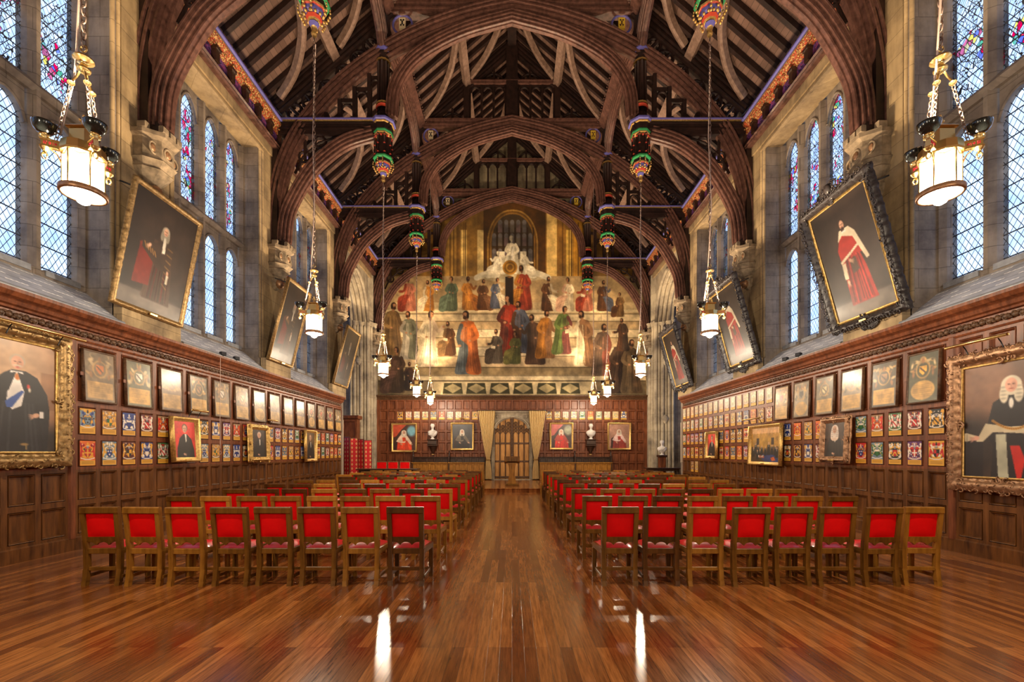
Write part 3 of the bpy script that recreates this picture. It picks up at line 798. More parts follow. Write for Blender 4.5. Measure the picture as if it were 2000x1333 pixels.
def paint_mural():
    # plain generic wall painting: tiers of robed figures on steps below a gothic window
    asp = 14.5 / 10.42
    c = Cv(480, 345, asp, (.62, .50, .30), 11)
    s = 1 / 376.0
    def q(px, py): return ((px - 737) / 526 * asp, (py - 402) * s)
    def rect(x0, y0, x1, y1, col, al=1): a = q(x0, y0); b = q(x1, y1); c.rect(a[0], a[1], b[0], b[1], col, al)
    rect(738, 380, 1262, 560, (.56, .42, .20))
    for (x, w_, col) in ((760, 60, (.46, .36, .20)), (868, 22, (.70, .54, .26)), (900, 12, (.92, .78, .46)), (912, 20, (.62, .47, .22)), (932, 13, (.90, .78, .50)), (1068, 20, (.88, .74, .44)), (1088, 16, (.60, .44, .20)), (1106, 12, (.88, .72, .34)), (1120, 18, (.80, .58, .20)), (1150, 60, (.52, .40, .22))):
        rect(x, 455 if w_ < 14 else 400, x + w_, 560, col)
    for x in (878, 885, 893, 905, 908, 1098, 1111, 1115, 1129): rect(x, 440, x + 2, 556, (.42, .30, .13))
    rect(944, 380, 1066, 545, (.36, .25, .10))
    for k, col in ((0, (.62, .48, .24)), (3, (.44, .32, .14)), (6, (.56, .42, .20)), (9, (.30, .25, .18))):
        r_ = 50 - k
        L_ = [q(1001 - r_ * math.sin(PI / 2 * (1 - t / 10)) ** .9, 482 - (67 - k) * math.sin(PI / 2 * t / 10)) for t in range(11)]
        Rr = [(2 * q(1001, 0)[0] - p[0], p[1]) for p in L_[::-1]]
        c.poly([q(1001 - r_, 545)] + L_ + Rr + [q(1001 + r_, 545)], col)
    for r0 in (436, 462, 492):
        for k in range(7):
            x = 961 + k * 11.8; top = r0 if 0 < k < 6 else max(r0, 462)
            if r0 == 436 and k in (0, 6): continue
            rect(x, top + 3, x + 8, r0 + 24, ((.40, .40, .44), (.46, .44, .42), (.50, .42, .46))[(k + r0) % 3], .75); c.ell(*q(x + 4, top + 4), 4 / 376, 5 / 376, (.44, .43, .44))
            rect(x + 8.6, 450, x + 11.2, 545, (.24, .17, .08))
    st = [(618, (.82, .74, .58)), (632, (.72, .62, .46)), (648, (.86, .78, .62)), (664, (.76, .67, .51)), (682, (.88, .80, .64)), (700, (.78, .68, .52)), (722, (.60, .52, .38)), (738, (.84, .76, .60)), (748, (.48, .42, .32))]
    rect(738, 545, 1262, 620, (.68, .58, .42))
    for k, (y, col) in enumerate(st):
        rect(738, y, 1262, 778, col); rect(738, y, 1262, y + 1.6, sh_(col, .66))
    for k in range(30): rect(745 + k * 17 + (k % 3) * 4, 620 + (k % 5) * 20, 746.3 + k * 17 + (k % 3) * 4, 634 + (k % 5) * 20, (.58, .48, .34), .55)
    wh = (.92, .88, .76)
    c.poly([q(925, 548), q(958, 530), q(985, 512), q(1018, 512), q(1045, 530), q(1078, 548), q(1000, 560)], (.72, .66, .52))
    rect(974, 497, 986, 520, wh); rect(1016, 497, 1028, 520, wh)
    mural_fig(c, *q(1000, 540), .20, wh, sh_(wh, .9), (.94, .90, .80), (.82, .78, .66), True, 0, 3)
    mural_fig(c, *q(966, 548), .14, sh_(wh, .95), wh, (.92, .88, .78), (.80, .76, .64), True, .15, 2)
    mural_fig(c, *q(1030, 548), .14, sh_(wh, .92), wh, (.92, .88, .78), (.80, .76, .64), True, -.15, 5)
    for e in (-1, 1): stroke(c, [q(1001 + e * 30, 542), q(1001 + e * 50, 540), q(1001 + e * 70, 548)], .03, sh_(wh, .9))
    for r_, col in ((.038, (.70, .50, .18)), (.030, (.52, .38, .15)), (.022, (.72, .54, .22)), (.014, (.5, .36, .15))): c.ell(*q(996, 528), r_, r_, col)
    Rd, Bl, Gn, Oc, Wt, Br, Pk, Dk = (.58, .25, .18), (.34, .37, .44), (.36, .42, .34), (.70, .47, .20), (.84, .77, .63), (.38, .26, .17), (.72, .45, .36), (.20, .15, .12)
    rect(738, 596, 1262, 614, (.76, .67, .50)); rect(738, 610, 1262, 616, (.88, .80, .62))
    up = [(800, 613, .185, Pk, Rd), (836, 613, .165, Oc, Wt), (880, 613, .185, Gn, (.42, .50, .42)), (915, 611, .18, Oc, (.60, .38, .18)), (943, 611, .165, Br, (.5, .36, .26)), (968, 608, .165, Bl, Wt),
          (1023, 611, .24, Rd, Oc), (1070, 613, .185, Br, Wt), (1108, 613, .18, Wt, (.84, .66, .54)), (1147, 613, .175, Pk, Rd), (1178, 613, .165, Br, Bl), (1210, 624, .13, (.48, .37, .24), Br)]
    for i, (x, y, h, a, b, ) in enumerate(up):
        mural_fig(c, *q(x, y), h * .98, a, b, (.70, .50, .36) if i % 3 else (.50, .34, .23), sit=True, lean=.04 * ((i % 3) - 1), seed=i + 20)
    rect(987, 546, 1003, 604, Dk); c.ell(*q(995, 546), .012, .006, (.5, .36, .2))
    lo = [(770, 700, .28, (.54, .43, .28), (.46, .37, .26), 0), (798, 706, .25, (.42, .43, .36), (.70, .66, .58), 0), (835, 720, .29, Wt, (.84, .74, .62), 0), (878, 700, .18, Br, (.56, .44, .30), 1), (912, 735, .33, (.68, .38, .19), (.36, .40, .42), 0),
          (990, 700, .32, (.58, .21, .14), (.44, .24, .20), 0), (1018, 694, .27, Bl, Br, 0), (970, 715, .18, (.38, .35, .31), (.30, .27, .24), 1), (1005, 716, .17, (.38, .40, .24), (.46, .45, .26), 1),
          (1044, 716, .26, (.38, .29, .23), (.34, .26, .21), 0), (1066, 704, .25, Oc, (.62, .45, .30), 0), (1098, 696, .25, (.40, .48, .26), (.54, .32, .30), 0),
          (1142, 720, .29, (.56, .42, .30), Wt, 0), (1178, 738, .27, (.44, .36, .30), (.58, .34, .28), 0), (1208, 772, .29, (.32, .25, .20), Dk, 0), (1236, 772, .28, (.44, .37, .28), (.40, .32, .24), 0), (1216, 690, .17, (.30, .24, .20), Br, 0), (772, 772, .24, (.30, .24, .20), (.40, .30, .27), 1), (800, 768, .15, (.26, .2, .18), Br, 1)]
    for i, (x, y, h, a, b, sit) in enumerate(lo):
        mural_fig(c, *q(x, y), h, a, b, (.72, .52, .38), sit=bool(sit), lean=.04 * ((i % 3) - 1), seed=i + 50)
    rect(845, 750, 1158, 778, (.80, .72, .55))
    for k in range(6):
        x = 884 + k * 46; c.poly([q(x - 17, 753), q(x + 17, 753), q(x + 20, 774), q(x - 20, 774)], (.27, .27, .19)); c.poly([q(x - 17, 763), q(x, 754), q(x + 17, 763), q(x, 773)], (.66, .60, .44))
    g = c.a.mean(-1, keepdims=True); c.a = (c.a * .84 + g * .16) * .90 + np.array((.62, .47, .28)) * .10; c.a = (c.a - .5) * 1.14 + .42
    c.grain(.24, 12); c.grain(.14, 50)
    return c.pix()

# ------------------------------------------------------------------ the setting
def struct(o): o['kind'] = 'structure'; return o
b = MB(); b.box(-9.8, 9.8, YB, END + 0.2, -0.2, 0.0); struct(b.build('floor', M['floor_boards']))
b = MB(); b.box(-9.6, 9.6, 18.56, END + 0.1, 0.0, PH); b.bbox(-7.25, 7.25, 18.52, 18.60, PH - 0.035, PH + 0.004, 0.012)
tag(b.build('dais', M['floor_boards']), 'low wooden dais across the far end of the hall', 'platform', kind='structure')

def arch_pts(y0, y1, zs, za, n=8):
    # four-centred arch between y0 and y1, spring zs, apex za
    out = []; c = (y0 + y1) / 2; h = (y1 - y0) / 2
    for i in range(2 * n + 1):
        t = -1 + i / n; a = abs(t)
        z = zs + (za - zs) * ((1 - a ** 2.3) ** 0.62 * 0.86 + 0.14 * (1 - a))
        out.append((c + t * h, z))
    return out

def wall_side(sg, name):
    T = (lambda x, y, z: (sg * x, y, z))
    b = MB()
    # backing behind the panelling, piers, head band
    b.box(WX - 0.02, WX + 0.4, YB, 19.85, 0, 3.9, T)
    b.box(WX, GX + 0.5, YB, 19.9, 3.4, 3.9, T)
    for t in TR[:6]:
        b.box(WX, GX + 0.10, t - 0.75, t + 0.75, 3.9, 11.15, T)
    b.box(WX, GX + 0.10, YB, 19.85, 10.68, 11.3, T)
    b.box(WX, GX + 0.5, YB, -6.4, 3.9, 11.3, T)
    b.box(WX, GX + 0.5, 19.85, END, 10.75, 11.3, T)
    o = struct(b.build(name, M['stone_grey']))
    # pale facing: piers above shade line, soffits, clean block beneath the canvases
    b = MB()
    for t in TR[:6]:
        b.box(WX - 0.015, WX + 0.02, t - 0.60, t + 0.60, 4.45, 11.0, T)
        b.box(WX - 0.16, WX + 0.02, t - 0.75, t + 0.75, 3.93, 4.42, T)
        for e in (-1, 1):
            b.tube([T(WX - 0.005, t + e * 0.66, 4.42), T(WX - 0.005, t + e * 0.66, 10.7)], 0.035, 8)
            b.tube([T(WX + 0.03, t + e * 0.745, 4.42), T(WX + 0.03, t + e * 0.745, 10.7)], 0.04, 8)
    for i in range(5):
        y0 = TR[i] + 0.75; y1 = TR[i + 1] - 0.75
        b.box(WX - 0.02, GX - 0.12, y0, y1, 10.62, 10.70, T)
        b.box(WX - 0.05, WX + 0.05, y0 - 0.1, y1 + 0.1, 10.56, 10.62, T)
    b.box(WX - 0.06, WX + 0.02, YB, END, 10.70, 10.95, T)
    p = b.build('stone_facing', M['stone_warm'], o)
    # wall plate: moulding, frieze with blocks, carved cornice
    b = MB()
    sec = [(7.42, 10.95), (7.22, 10.95), (7.18, 10.99), (7.22, 11.03), (7.16, 11.07), (7.22, 11.12), (7.30, 11.16), (7.42, 11.16)]
    b.add([T(x, y, z) for y in (YB, END) for (x, z) in sec], [(i, (i + 1) % 8, 8 + (i + 1) % 8, 8 + i) for i in range(8)])
    b.box(7.30, 7.6, YB, END, 11.16, 11.60, T)
    b.build('plate_moulding', M['roof_arch'], o)
    b = MB(); b.box(7.285, 7.31, YB, END, 11.17, 11.50, T); b.build('painted_frieze', M['frieze_paint'], o)
    b = MB(); y = TR[0]
    while y < END:
        b.box(7.16, 7.30, y - 0.07, y + 0.07, 11.16, 11.50, T); b.bbox(7.13, 7.30, y - 0.09, y + 0.09, 11.42, 11.50, .01, T); y += 0.62
    b.build('frieze_blocks', M['dark_oak'], o)
    b = MB()
    sec = [(7.40, 11.48), (7.26, 11.48), (7.10, 11.66), (7.08, 11.70), (7.40, 11.70)]
    b.add([T(x, y, z) for y in (YB, END) for (x, z) in sec], [(i, (i + 1) % 5, 5 + (i + 1) % 5, 5 + i) for i in range(5)])
    yy = 2.0
    rg = random.Random(4)
    while yy < END - 0.2:
        b.ball(T(7.17 + rg.uniform(-.03, .03), yy, 11.58 + rg.uniform(-.04, .04)), 0.035, 0.06, 0.045, 6, 4); yy += 0.10
    b.build('carved_cornice', M['cornice_carving'], o)
    b = MB(); b.box(7.08, 7.3, YB, END, 11.70, 11.74, T); b.build('gilt_fillet', M['gilt'], o)
    b = MB(); b.tube([T(7.07, YB, 11.80), T(7.07, END, 11.80)], 0.05, 8); b.box(7.1, 7.5, YB, END, 11.74, 11.90, T); b.build('blue_moulding', M['paint_blue'], o)
    b = MB(); y = TR[1]
    while y < END:
        b.box(7.14, 7.3, y, y + 0.17, 11.93, 12.03, T); y += 0.21
    b.build('dentils', M['roof_pale'], o)
    return o
WL = wall_side(-1, 'wall_left'); WR = wall_side(1, 'wall_right')

# far wall and gable, back wall
b = MB(); b.box(-9.8, 9.8, END, END + 0.4, 0, 12.6)
b.add([(-8.2, END, 12.6), (8.2, END, 12.6), (0.0, END, 19.6), (-8.2, END + .4, 12.6), (8.2, END + .4, 12.6), (0, END + .4, 19.6)], [(0, 1, 2), (3, 5, 4)])
struct(b.build('wall_far', M['stone_light']))
b = MB(); b.box(-9.8, 9.8, YB - 0.4, YB, 0, 12.6)
b.add([(-8.2, YB, 12.6), (8.2, YB, 12.6), (0.0, YB, 19.6)], [(0, 2, 1)])
struct(b.build('wall_back', M['stone_grey']))

# alcoves (oriel bays) near the far end
for sg, nm in ((-1, 'left'), (1, 'right')):
    T = (lambda x, y, z, sg=sg: (sg * x, y, z))
    b = MB()
    b.box(WX, 9.8, 19.86, 19.95, 0, 11.3, T); b.box(8.2, 9.8, 23.45, END, 0, 11.3, T); b.box(7.4, 9.8, 19.9, END, 10.9, 11.3, T)
    b.box(9.6, 9.8, 19.9, 23.5, 0, 2.2, T); b.box(9.6, 9.8, 19.9, 20.3, 2.2, 11, T); b.box(9.6, 9.8, 23.2, 23.5, 2.2, 11, T); b.box(9.6, 9.8, 20.3, 23.2, 9.6, 11, T)
    for k in range(1, 4): b.box(9.55, 9.75, 20.3 + k * .725 - .09, 20.3 + k * .725 + .09, 2.2, 9.6, T)
    b.box(9.52, 9.72, 20.3, 23.2, 5.6, 5.85, T); b.box(9.2, 9.6, 19.95, 23.4, 2.05, 2.2, T)
    o = struct(b.build('wall_alcove_' + nm, M['stone_grey']))
    b = MB(); b.box(9.66, 9.68, 20.3, 23.2, 2.2, 9.6, T); b.build('alcove_glazing', M['glass_clear'], o)
    # arch face on the hall side
    b = MB()
    ap = arch_pts(19.95, 23.35, 8.3, 10.35, 10)
    for i in range(len(ap) - 1):
        (ya, za), (yb, zb) = ap[i], ap[i + 1]
        b.add([T(WX, ya, za), T(WX, yb, zb), T(WX, yb, 10.8), T(WX, ya, 10.8)], [(0, 1, 2, 3)])
    for k, (ins, x) in enumerate(((0.0, 7.40), (0.10, 7.58), (0.22, 7.76), (0.34, 7.94))):
        ap = arch_pts(19.95 + ins, 23.35 - ins, 8.3, 10.35 - ins, 10)
        P = [T(x, y_, z_) for (y_, z_) in ap]; b.tube(P, 0.085, 8, up=(1, 0, 0))
        ap2 = arch_pts(19.95 + ins + .12, 23.35 - ins - .12, 8.3, 10.35 - ins - .12, 10)
        for i in range(len(ap) - 1):
            b.add([T(x, *ap[i]), T(x, *ap[i + 1]), T(x + .18, *ap2[i + 1]), T(x + .18, *ap2[i])], [(0, 1, 2, 3)])
    # far jamb with shafts
    b.add([T(7.28, END, 0), T(7.28, 23.9, 0), T(7.42, 23.6, 0), T(8.25, 23.25, 0), T(8.25, END, 0), T(7.28, END, 10.9), T(7.28, 23.9, 10.9), T(7.42, 23.6, 10.9), T(8.25, 23.25, 10.9), T(8.25, END, 10.9)],
          [(0, 1, 6, 5), (1, 2, 7, 6), (2, 3, 8, 7), (3, 4, 9, 8)])
    sh = [(7.30, 24.2, .07), (7.26, 23.98, .09), (7.34, 23.76, .06), (7.46, 23.58, .09), (7.60, 23.50, .05), (7.76, 23.42, .09), (7.92, 23.36, .05), (8.06, 23.30, .09), (8.22, 23.22, .06)]
    for (x, y, r) in sh:
        b.tube([T(x, y, 0.15), T(x, y, 8.2)], r, 10); b.lathe([(r, 0), (r * 1.7, .06), (r * 1.5, .12), (r * 2.0, .20), (r * 2.0, .26)], 8, T(x, y, 8.14)); b.lathe([(r * 2, 0), (r * 2, .35), (r * 1.3, .5)], 8, T(x, y, PH))
        if y < 23.7: b.tube([T(x, y, 8.2), T(x, y - .02, 8.5)], r, 8)
    b.lathe([(.03, -.25), (.16, -.08), (.20, 0), (.12, .14), (.02, .22)], 8, T(7.86, 23.34, 6.35)); b.lathe([(.03, -.25), (.16, -.08), (.20, 0), (.12, .14), (.02, .22)], 8, T(7.86, 23.34, 3.35))
    b.box(7.28, 7.42, 23.9, END, 8.4, 10.9, T)
    b.build('arch_and_shafts', M['stone_shaft'], o)

# ------------------------------------------------------------------ side windows
def build_window(sg, y0, y1, idx):
    T = (lambda x, y, z: (sg * x, y, z))
    n = 4; pitch = (y1 - y0) / n; lw = pitch - 0.24
    zt, zu0, zu1, zl1, zb = 10.62, 7.78, 9.95, 7.05, 4.70
    root = empty('window_%d' % idx); root['kind'] = 'structure'
    b = MB()
    cs = [y0 + pitch * (k + .5) for k in range(n)]
    for k in range(n + 1):
        y = y0 + pitch * k
        w = 0.12
        sec = [(-w, GX + .10), (-w * .75, GX - .06), (-.035, GX - .16), (.035, GX - .16), (w * .75, GX - .06), (w, GX + .10)]
        b.add([T(s_[1], y + s_[0], z) for z in (zb - .1, zt) for s_ in sec], [(i, (i + 1) % 6, 6 + (i + 1) % 6, 6 + i) for i in range(6)])
    # arch heads in both tiers and the transom
    for (zs, za, top) in ((zu1, 10.5, zt + .1), (zl1, 7.42, 7.66)):
        for cy in cs:
            ap = arch_pts(cy - lw / 2, cy + lw / 2, zs, za, 6)
            for i in range(len(ap) - 1):
                (ya, za_), (yb, zb_) = ap[i], ap[i + 1]
                b.add([T(GX - .05, ya, za_), T(GX - .05, yb, zb_), T(GX - .05, yb, top), T(GX - .05, ya, top), T(GX + .06, ya, za_ - .0), T(GX + .06, yb, zb_)], [(0, 1, 2, 3), (0, 4, 5, 1)])
            P = [T(GX - .06, *p) for p in ap]; b.tube(P, .028, 6, up=(1, 0, 0))
    sec = [(GX + .1, 7.62), (GX - .12, 7.62), (GX - .20, 7.70), (GX - .12, 7.80), (GX + .1, 7.86)]
    b.add([T(x, y, z) for y in (y0, y1) for (x, z) in sec], [(i, (i + 1) % 5, 5 + (i + 1) % 5, 5 + i) for i in range(5)])
    b.box(GX - .14, GX + .1, y0, y1, zb - .2, zb, T)
    struct(b.build('window_tracery', M['stone_grey'], root))
    b = MB(); b.add([T(GX + .03, y0, 7.8), T(GX + .03, y1, 7.8), T(GX + .03, y1, zt), T(GX + .03, y0, zt)], [(0, 1, 2, 3)])
    b.build('pane_upper', M['glass_painted'], root)
    b = MB(); b.add([T(GX + .03, y0, zb), T(GX + .03, y1, zb), T(GX + .03, y1, 7.7), T(GX + .03, y0, 7.7)], [(0, 1, 2, 3)])
    b.build('pane_lower', M['glass_clear'], root)
    # sloping tiled sill with lead roll
    b = MB()
    b.add([T(7.22, y0, 4.02), T(7.22, y1, 4.02), T(GX - .05, y1, 4.66), T(GX - .05, y0, 4.66), T(7.22, y0, 3.9), T(7.22, y1, 3.9), T(GX, y1, 3.9), T(GX, y0, 3.9)], [(0, 1, 2, 3), (4, 5, 1, 0), (0, 3, 7, 4), (1, 5, 6, 2)])
    o2 = b.build('sloping_sill', M['slate_tiles'], root)
    b = MB(); b.tube([T(7.22, y0, 4.02), T(7.22, y1, 4.02)], .045, 8)
    for k in range(4): b.box(GX - .16, GX - .05, cs[k] - lw / 2, cs[k] + lw / 2, 4.62, 4.72, T)
    b.build('lead_roll', M['lead'], root)
    # a portal so that the sky through this window lights the hall
    ld = bpy.data.lights.new('portal', 'AREA'); ld.shape = 'RECTANGLE'; ld.size = y1 - y0; ld.size_y = 5.8; ld.cycles.is_portal = True
    lo = bpy.data.objects.new('portal', ld); COL.objects.link(lo); lo.location = (sg * (GX + .25), (y0 + y1) / 2, 7.65); lo.rotation_euler = (PI / 2, 0, sg * PI / 2)
wi = 1
for i in range(5):
    for sg in (-1, 1):
        build_window(sg, TR[i] + 0.75, TR[i + 1] - 0.75, wi); wi += 1

# ------------------------------------------------------------------ panelling
CELL = [(0, 0), (.045, 0), (.058, .008), (.075, -.028), (.20, -.028)]
def panel_cells(b, T, xs, zs, st=.045):
    for i in range(len(xs) - 1):
        for j in range(len(zs) - 1):
            b.rects(T, xs[i], xs[i + 1], zs[j], zs[j + 1], [(0, 0), (st, 0), (st + .002, -.030), (st + .009, -.030), (st + .013, .007), (st + .021, .004), (st + .042, -.040)])
def side_panelling(sg, par, nm):
    T = TL if sg < 0 else TRr
    root = empty('trim_panelling_' + nm); root['kind'] = 'structure'
    big = [7.585 - .42 * k for k in range(0, 28)][::-1]       # in front of the first pilaster
    xs = [7.585 + .422 * k for k in range(29)]
    zr = [.22, .785, 1.34, 1.885, 2.45]
    b = MB()
    b.mi = 1
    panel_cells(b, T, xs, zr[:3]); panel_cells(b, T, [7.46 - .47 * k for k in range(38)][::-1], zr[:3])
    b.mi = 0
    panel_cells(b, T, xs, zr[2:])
    if sg < 0:
        panel_cells(b, T, xs[::2] + [xs[-1]], [2.45, 3.50])
    else:
        panel_cells(b, T, xs[:13:2], [2.45, 3.50]); panel_cells(b, T, xs[12:], [2.45, 2.975, 3.50])
    panel_cells(b, T, [7.46 - .47 * k for k in range(38)][::-1], zr[2:] + [2.975, 3.50])
    # pilaster by the large portrait
    b.box(-0.0, 1, 0, 1, 0, 0)  if False else None
    for (x0, x1, z0, z1, o) in ((7.46, 7.585, .2, 3.52, .03),):
        vs = [T(x, q_, z) for z in (z0, z1) for (x, q_) in ((x0, 0), (x0 + .02, o), (x1 - .02, o), (x1, 0))]
        b.add(vs, [(0, 1, 5, 4), (1, 2, 6, 5), (2, 3, 7, 6)])
    b.build('panelling', [M['panel_wood'], M['panel_low']], root)
    b = MB()
    E = 19.40
    # cornice moulding
    sec = [(0, 3.50), (.015, 3.50), (.03, 3.53), (.03, 3.55), (-.01, 3.56), (-.01, 3.71), (.05, 3.72), (.06, 3.75), (.10, 3.77), (.12, 3.82), (.10, 3.84), (.16, 3.87), (.20, 3.93), (.20, 3.98), (-.1, 3.98)]
    n = len(sec)
    b.add([T(y, o, z) for y in (YB, E) for (o, z) in sec], [(i, (i + 1) % n, n + (i + 1) % n, n + i) for i in range(n)])
    b.add([T(E, o, z) for (o, z) in sec], [tuple(range(n))])
    # far return of the screen
    b.add([T(E, 0, 0), T(E, -.14, 0), T(E, -.14, 3.98), T(E, 0, 3.98)], [(0, 1, 2, 3)])
    b.build('panel_cornice', M['panel_wood'], root)
    b = MB(); rg = random.Random(8); y = 3.0
    while y < E - .1:
        k = int(y / .13)
        P = T(y, .012, 3.635)
        b.ball(P, .03, .055, .045, 6, 4)
        b.ball(T(y + .06, .015, 3.635 + (.03 if k % 2 else -.03)), .028, .03, .022, 6, 4)
        b.ring(T(y + .02, .02, 3.635 + (-.015 if k % 2 else .015)), .032, .011, 8, 4, 'x', a0=k % 2 * PI, a1=k % 2 * PI + 4.4)
        y += .115
    b.build('carved_band', M['carved_wood'], root)
    b = MB()
    vs = [T(y, o, z) for y in (YB, E) for (o, z) in ((0, .22), (.02, .20), (.02, 0), (0, 0))]
    b.add(vs, [(0, 1, 5, 4), (1, 2, 6, 5)])
    struct(b.build('baseboard_' + nm, M['panel_low'], root))
side_panelling(-1, WL, 'left'); side_panelling(1, WR, 'right')

root = empty('trim_panelling_far'); root['kind'] = 'structure'
b = MB(); zr = [PH + .05, .52, 1.08, 1.64, 2.20, 2.77, 3.33, 3.90]
TEE = lambda x, o, z: (x, END - .10 - o, z)
for sg in (-1, 1):
    xs = [sg * (1.776 + .4475 * k) for k in range(13)] + []
    xs = sorted(xs); panel_cells(b, TEE, xs, zr, .04)
    a = sorted([sg * 1.776, sg * 1.45, sg * 1.125]); panel_cells(b, TEE, a, zr, .04)
b.box(-7.28, -7.1, END - .12, END, PH, 4.5); b.box(7.1, 7.28, END - .12, END, PH, 4.5)
panel_cells(b, TEE, [-7.146 + .4475 * k for k in range(33)][:32] + [7.146], [3.90, 4.46], .04)
b.build('panelling', M['panel_wood'], root)
b = MB(); sec = [(-.1, 4.46), (.02, 4.46), (.04, 4.50), (.02, 4.54), (.08, 4.60), (.16, 4.64), (.16, 4.70), (-.1, 4.70)]; n = len(sec)
b.add([TEE(x, o, z) for x in (-7.3, 7.3) for (o, z) in sec], [(i, (i + 1) % n, n + (i + 1) % n, n + i) for i in range(n)]); b.build('panel_cornice', M['carved_wood'], root)

# door with stone surround
root = empty('door_1', (0, END - .1, PH)); root['kind'] = 'structure'
b = MB()
Zsp, Zap = 2.80, 3.40
ap = arch_pts(-.95, .95, Zsp, Zap, 10)
for i in range(len(ap) - 1):
    (xa, za), (xb, zb) = ap[i], ap[i + 1]
    b.add([(xa, -.10, za), (xb, -.10, zb), (xb, -.10, 3.58), (xa, -.10, 3.58), (xa, .1, za), (xb, .1, zb)], [(0, 1, 2, 3), (0, 4, 5, 1)])
b.tube([(p[0], -.12, p[1]) for p in ap], .05, 8, up=(0, 1, 0)); b.tube([(p[0] * .94, -.04, p[1] - .05) for p in ap], .04, 8, up=(0, 1, 0))
for sg in (-1, 1):
    b.box(min(sg * .95, sg * 1.14), max(sg * .95, sg * 1.14), -.10, .1, 0, 3.58)
    for x in (.97, 1.06): b.tube([(sg * x, -.13, 0), (sg * x, -.13, Zsp)], .035, 8)
    b.ring((sg * .74, -.12, 3.40), .10, .02, 12, 5)
b.bbox(-1.18, 1.18, -.20, .05, 3.58, 3.74, .03); b.bbox(-1.16, 1.16, -.14, .05, 3.50, 3.58, .02); b.box(-1.0, 1.0, -.3, .1, -.005, .04)
b.build('door_surround', M['stone_shaft'], root)
b = MB()
for sg in (-1, 1):
    for k in range(3):
        x0 = sg * (.06 + k * .295); x1 = sg * (.06 + (k + 1) * .295); x0, x1 = min(x0, x1), max(x0, x1)
        top = 3.30 - k * .13 if k else 3.30
        b.box(x0 + .035, x1 - .035, .02, .06, .1, top)
b.build('door_boards', M['door_oak'], root)
b = MB()
for sg in (-1, 1):
    for k in range(4):
        x = sg * (.055 + k * .295); b.bbox(min(x - .02, x + .02), x + .02, -.02, .05, .05, 3.28 - k * .11, .008)
    for z in (.10, .95, 1.92): b.bbox(min(sg * .03, sg * .93), max(sg * .03, sg * .93), -.025, .05, z, z + .09, .01)
    for k in range(3):
        cx = sg * (.2 + k * .295)
        for r0 in ((2.62,), (2.62, 2.80), (2.62, 2.80, 2.98))[2 - k]:
            b.ring((cx, 0, r0 + .06), .085, .018, 12, 5)
            for a in range(4): b.ring((cx + .04 * math.cos(a * PI / 2 + .78), 0, r0 + .06 + .04 * math.sin(a * PI / 2 + .78)), .035, .010, 8, 4)
        b.tube([(cx - .14, 0, 2.45), (cx - .06, 0, 2.56), (cx, 0, 2.62), (cx + .06, 0, 2.56), (cx + .14, 0, 2.45)], .02, 6, up=(0, 1, 0))
b.bbox(-.05, .05, -.05, .03, .05, 3.32, .015)
for k in range(20): b.ball((0, -.055, .3 + k * .15), .018, n=6, m=4)
b.tube([(p[0] * .97, 0, p[1] - .05) for p in ap], .035, 6, up=(0, 1, 0))
b.build('door_tracery', M['carved_wood'], root)
b = MB(); b.box(-.96, .96, .06, .09, 0, 3.5); b.build('door_backing', M['door_oak'], root)

# ------------------------------------------------------------------ mural
me = grid_mesh('wall_mural', paint_mural(), 14.5, 10.42, M['fresco'], .02)
tag(put_mesh('wall_mural', me, None, (0, END - .03, 4.70)), 'huge faded wall painting of robed figures on steps above the far panelling', 'wall painting')

# ------------------------------------------------------------------ roof
def rz_(x): return 19.0 - .875 * abs(x)
root = empty('ceiling'); root['kind'] = 'structure'
b = MB()
for sg in (-1, 1):
    X1 = 7.9
    vs = [(0, YB, 19.0), (sg * X1, YB, rz_(X1)), (sg * X1, END, rz_(X1)), (0, END, 19.0)]
    b.add(vs + [(x, y, z + .15) for (x, y, z) in vs], [(0, 1, 2, 3), (4, 7, 6, 5)])
b.build('ceiling_boards', M['roof_boards'], root)
b = MB(); L_ = math.hypot(1, .875); nx, nz = .875 / L_, 1 / L_
def slope_pt(sg, x, y, d=0.0):   # d below the roof plane, square to it
    return (sg * (x - nx * d), y, rz_(x) - nz * d)
for sg in (-1, 1):
    y = TR[0]
    k = 0
    while y < END:
        if k % 10:
            for w in (0,):
                vs = [slope_pt(sg, x, y + e, d) for x in (0.05, 7.5) for (e, d) in ((-.06, 0), (.06, 0), (.06, .15), (-.06, .15))]
                b.add(vs, [(0, 1, 5, 4), (1, 2, 6, 5), (2, 3, 7, 6), (3, 0, 4, 7)])
        y += .495; k += 1
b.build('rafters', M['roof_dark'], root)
def longi(b, sg, x, d0, d1, w, y0=YB, y1=END):
    vs = [slope_pt(sg, x + e, y, d) for y in (y0, y1) for (e, d) in ((-w / 2, d0), (w / 2, d0), (w / 2, d1), (-w / 2, d1))]
    b.add(vs, [(0, 1, 5, 4), (1, 2, 6, 5), (2, 3, 7, 6), (3, 0, 4, 7)])
for sg in (-1, 1):
    b = MB(); longi(b, sg, 5.65, .13, .36, .20); longi(b, sg, 2.05, .13, .36, .20); b.build('purlin', M['roof_pale'], root)
    b = MB(); longi(b, sg, 4.0, .13, .40, .26)
    y = TR[1]
    while y < END: b.ball(slope_pt(sg, 3.83, y, .40), .03, n=6, m=4); y += .14
    b.build('main_purlin', M['roof_arch'], root)
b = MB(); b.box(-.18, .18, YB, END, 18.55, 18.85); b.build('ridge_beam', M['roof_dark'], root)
BR = [(-.10, -.07), (.10, -.07), (.10, .07), (0, .10), (-.10, .07)]
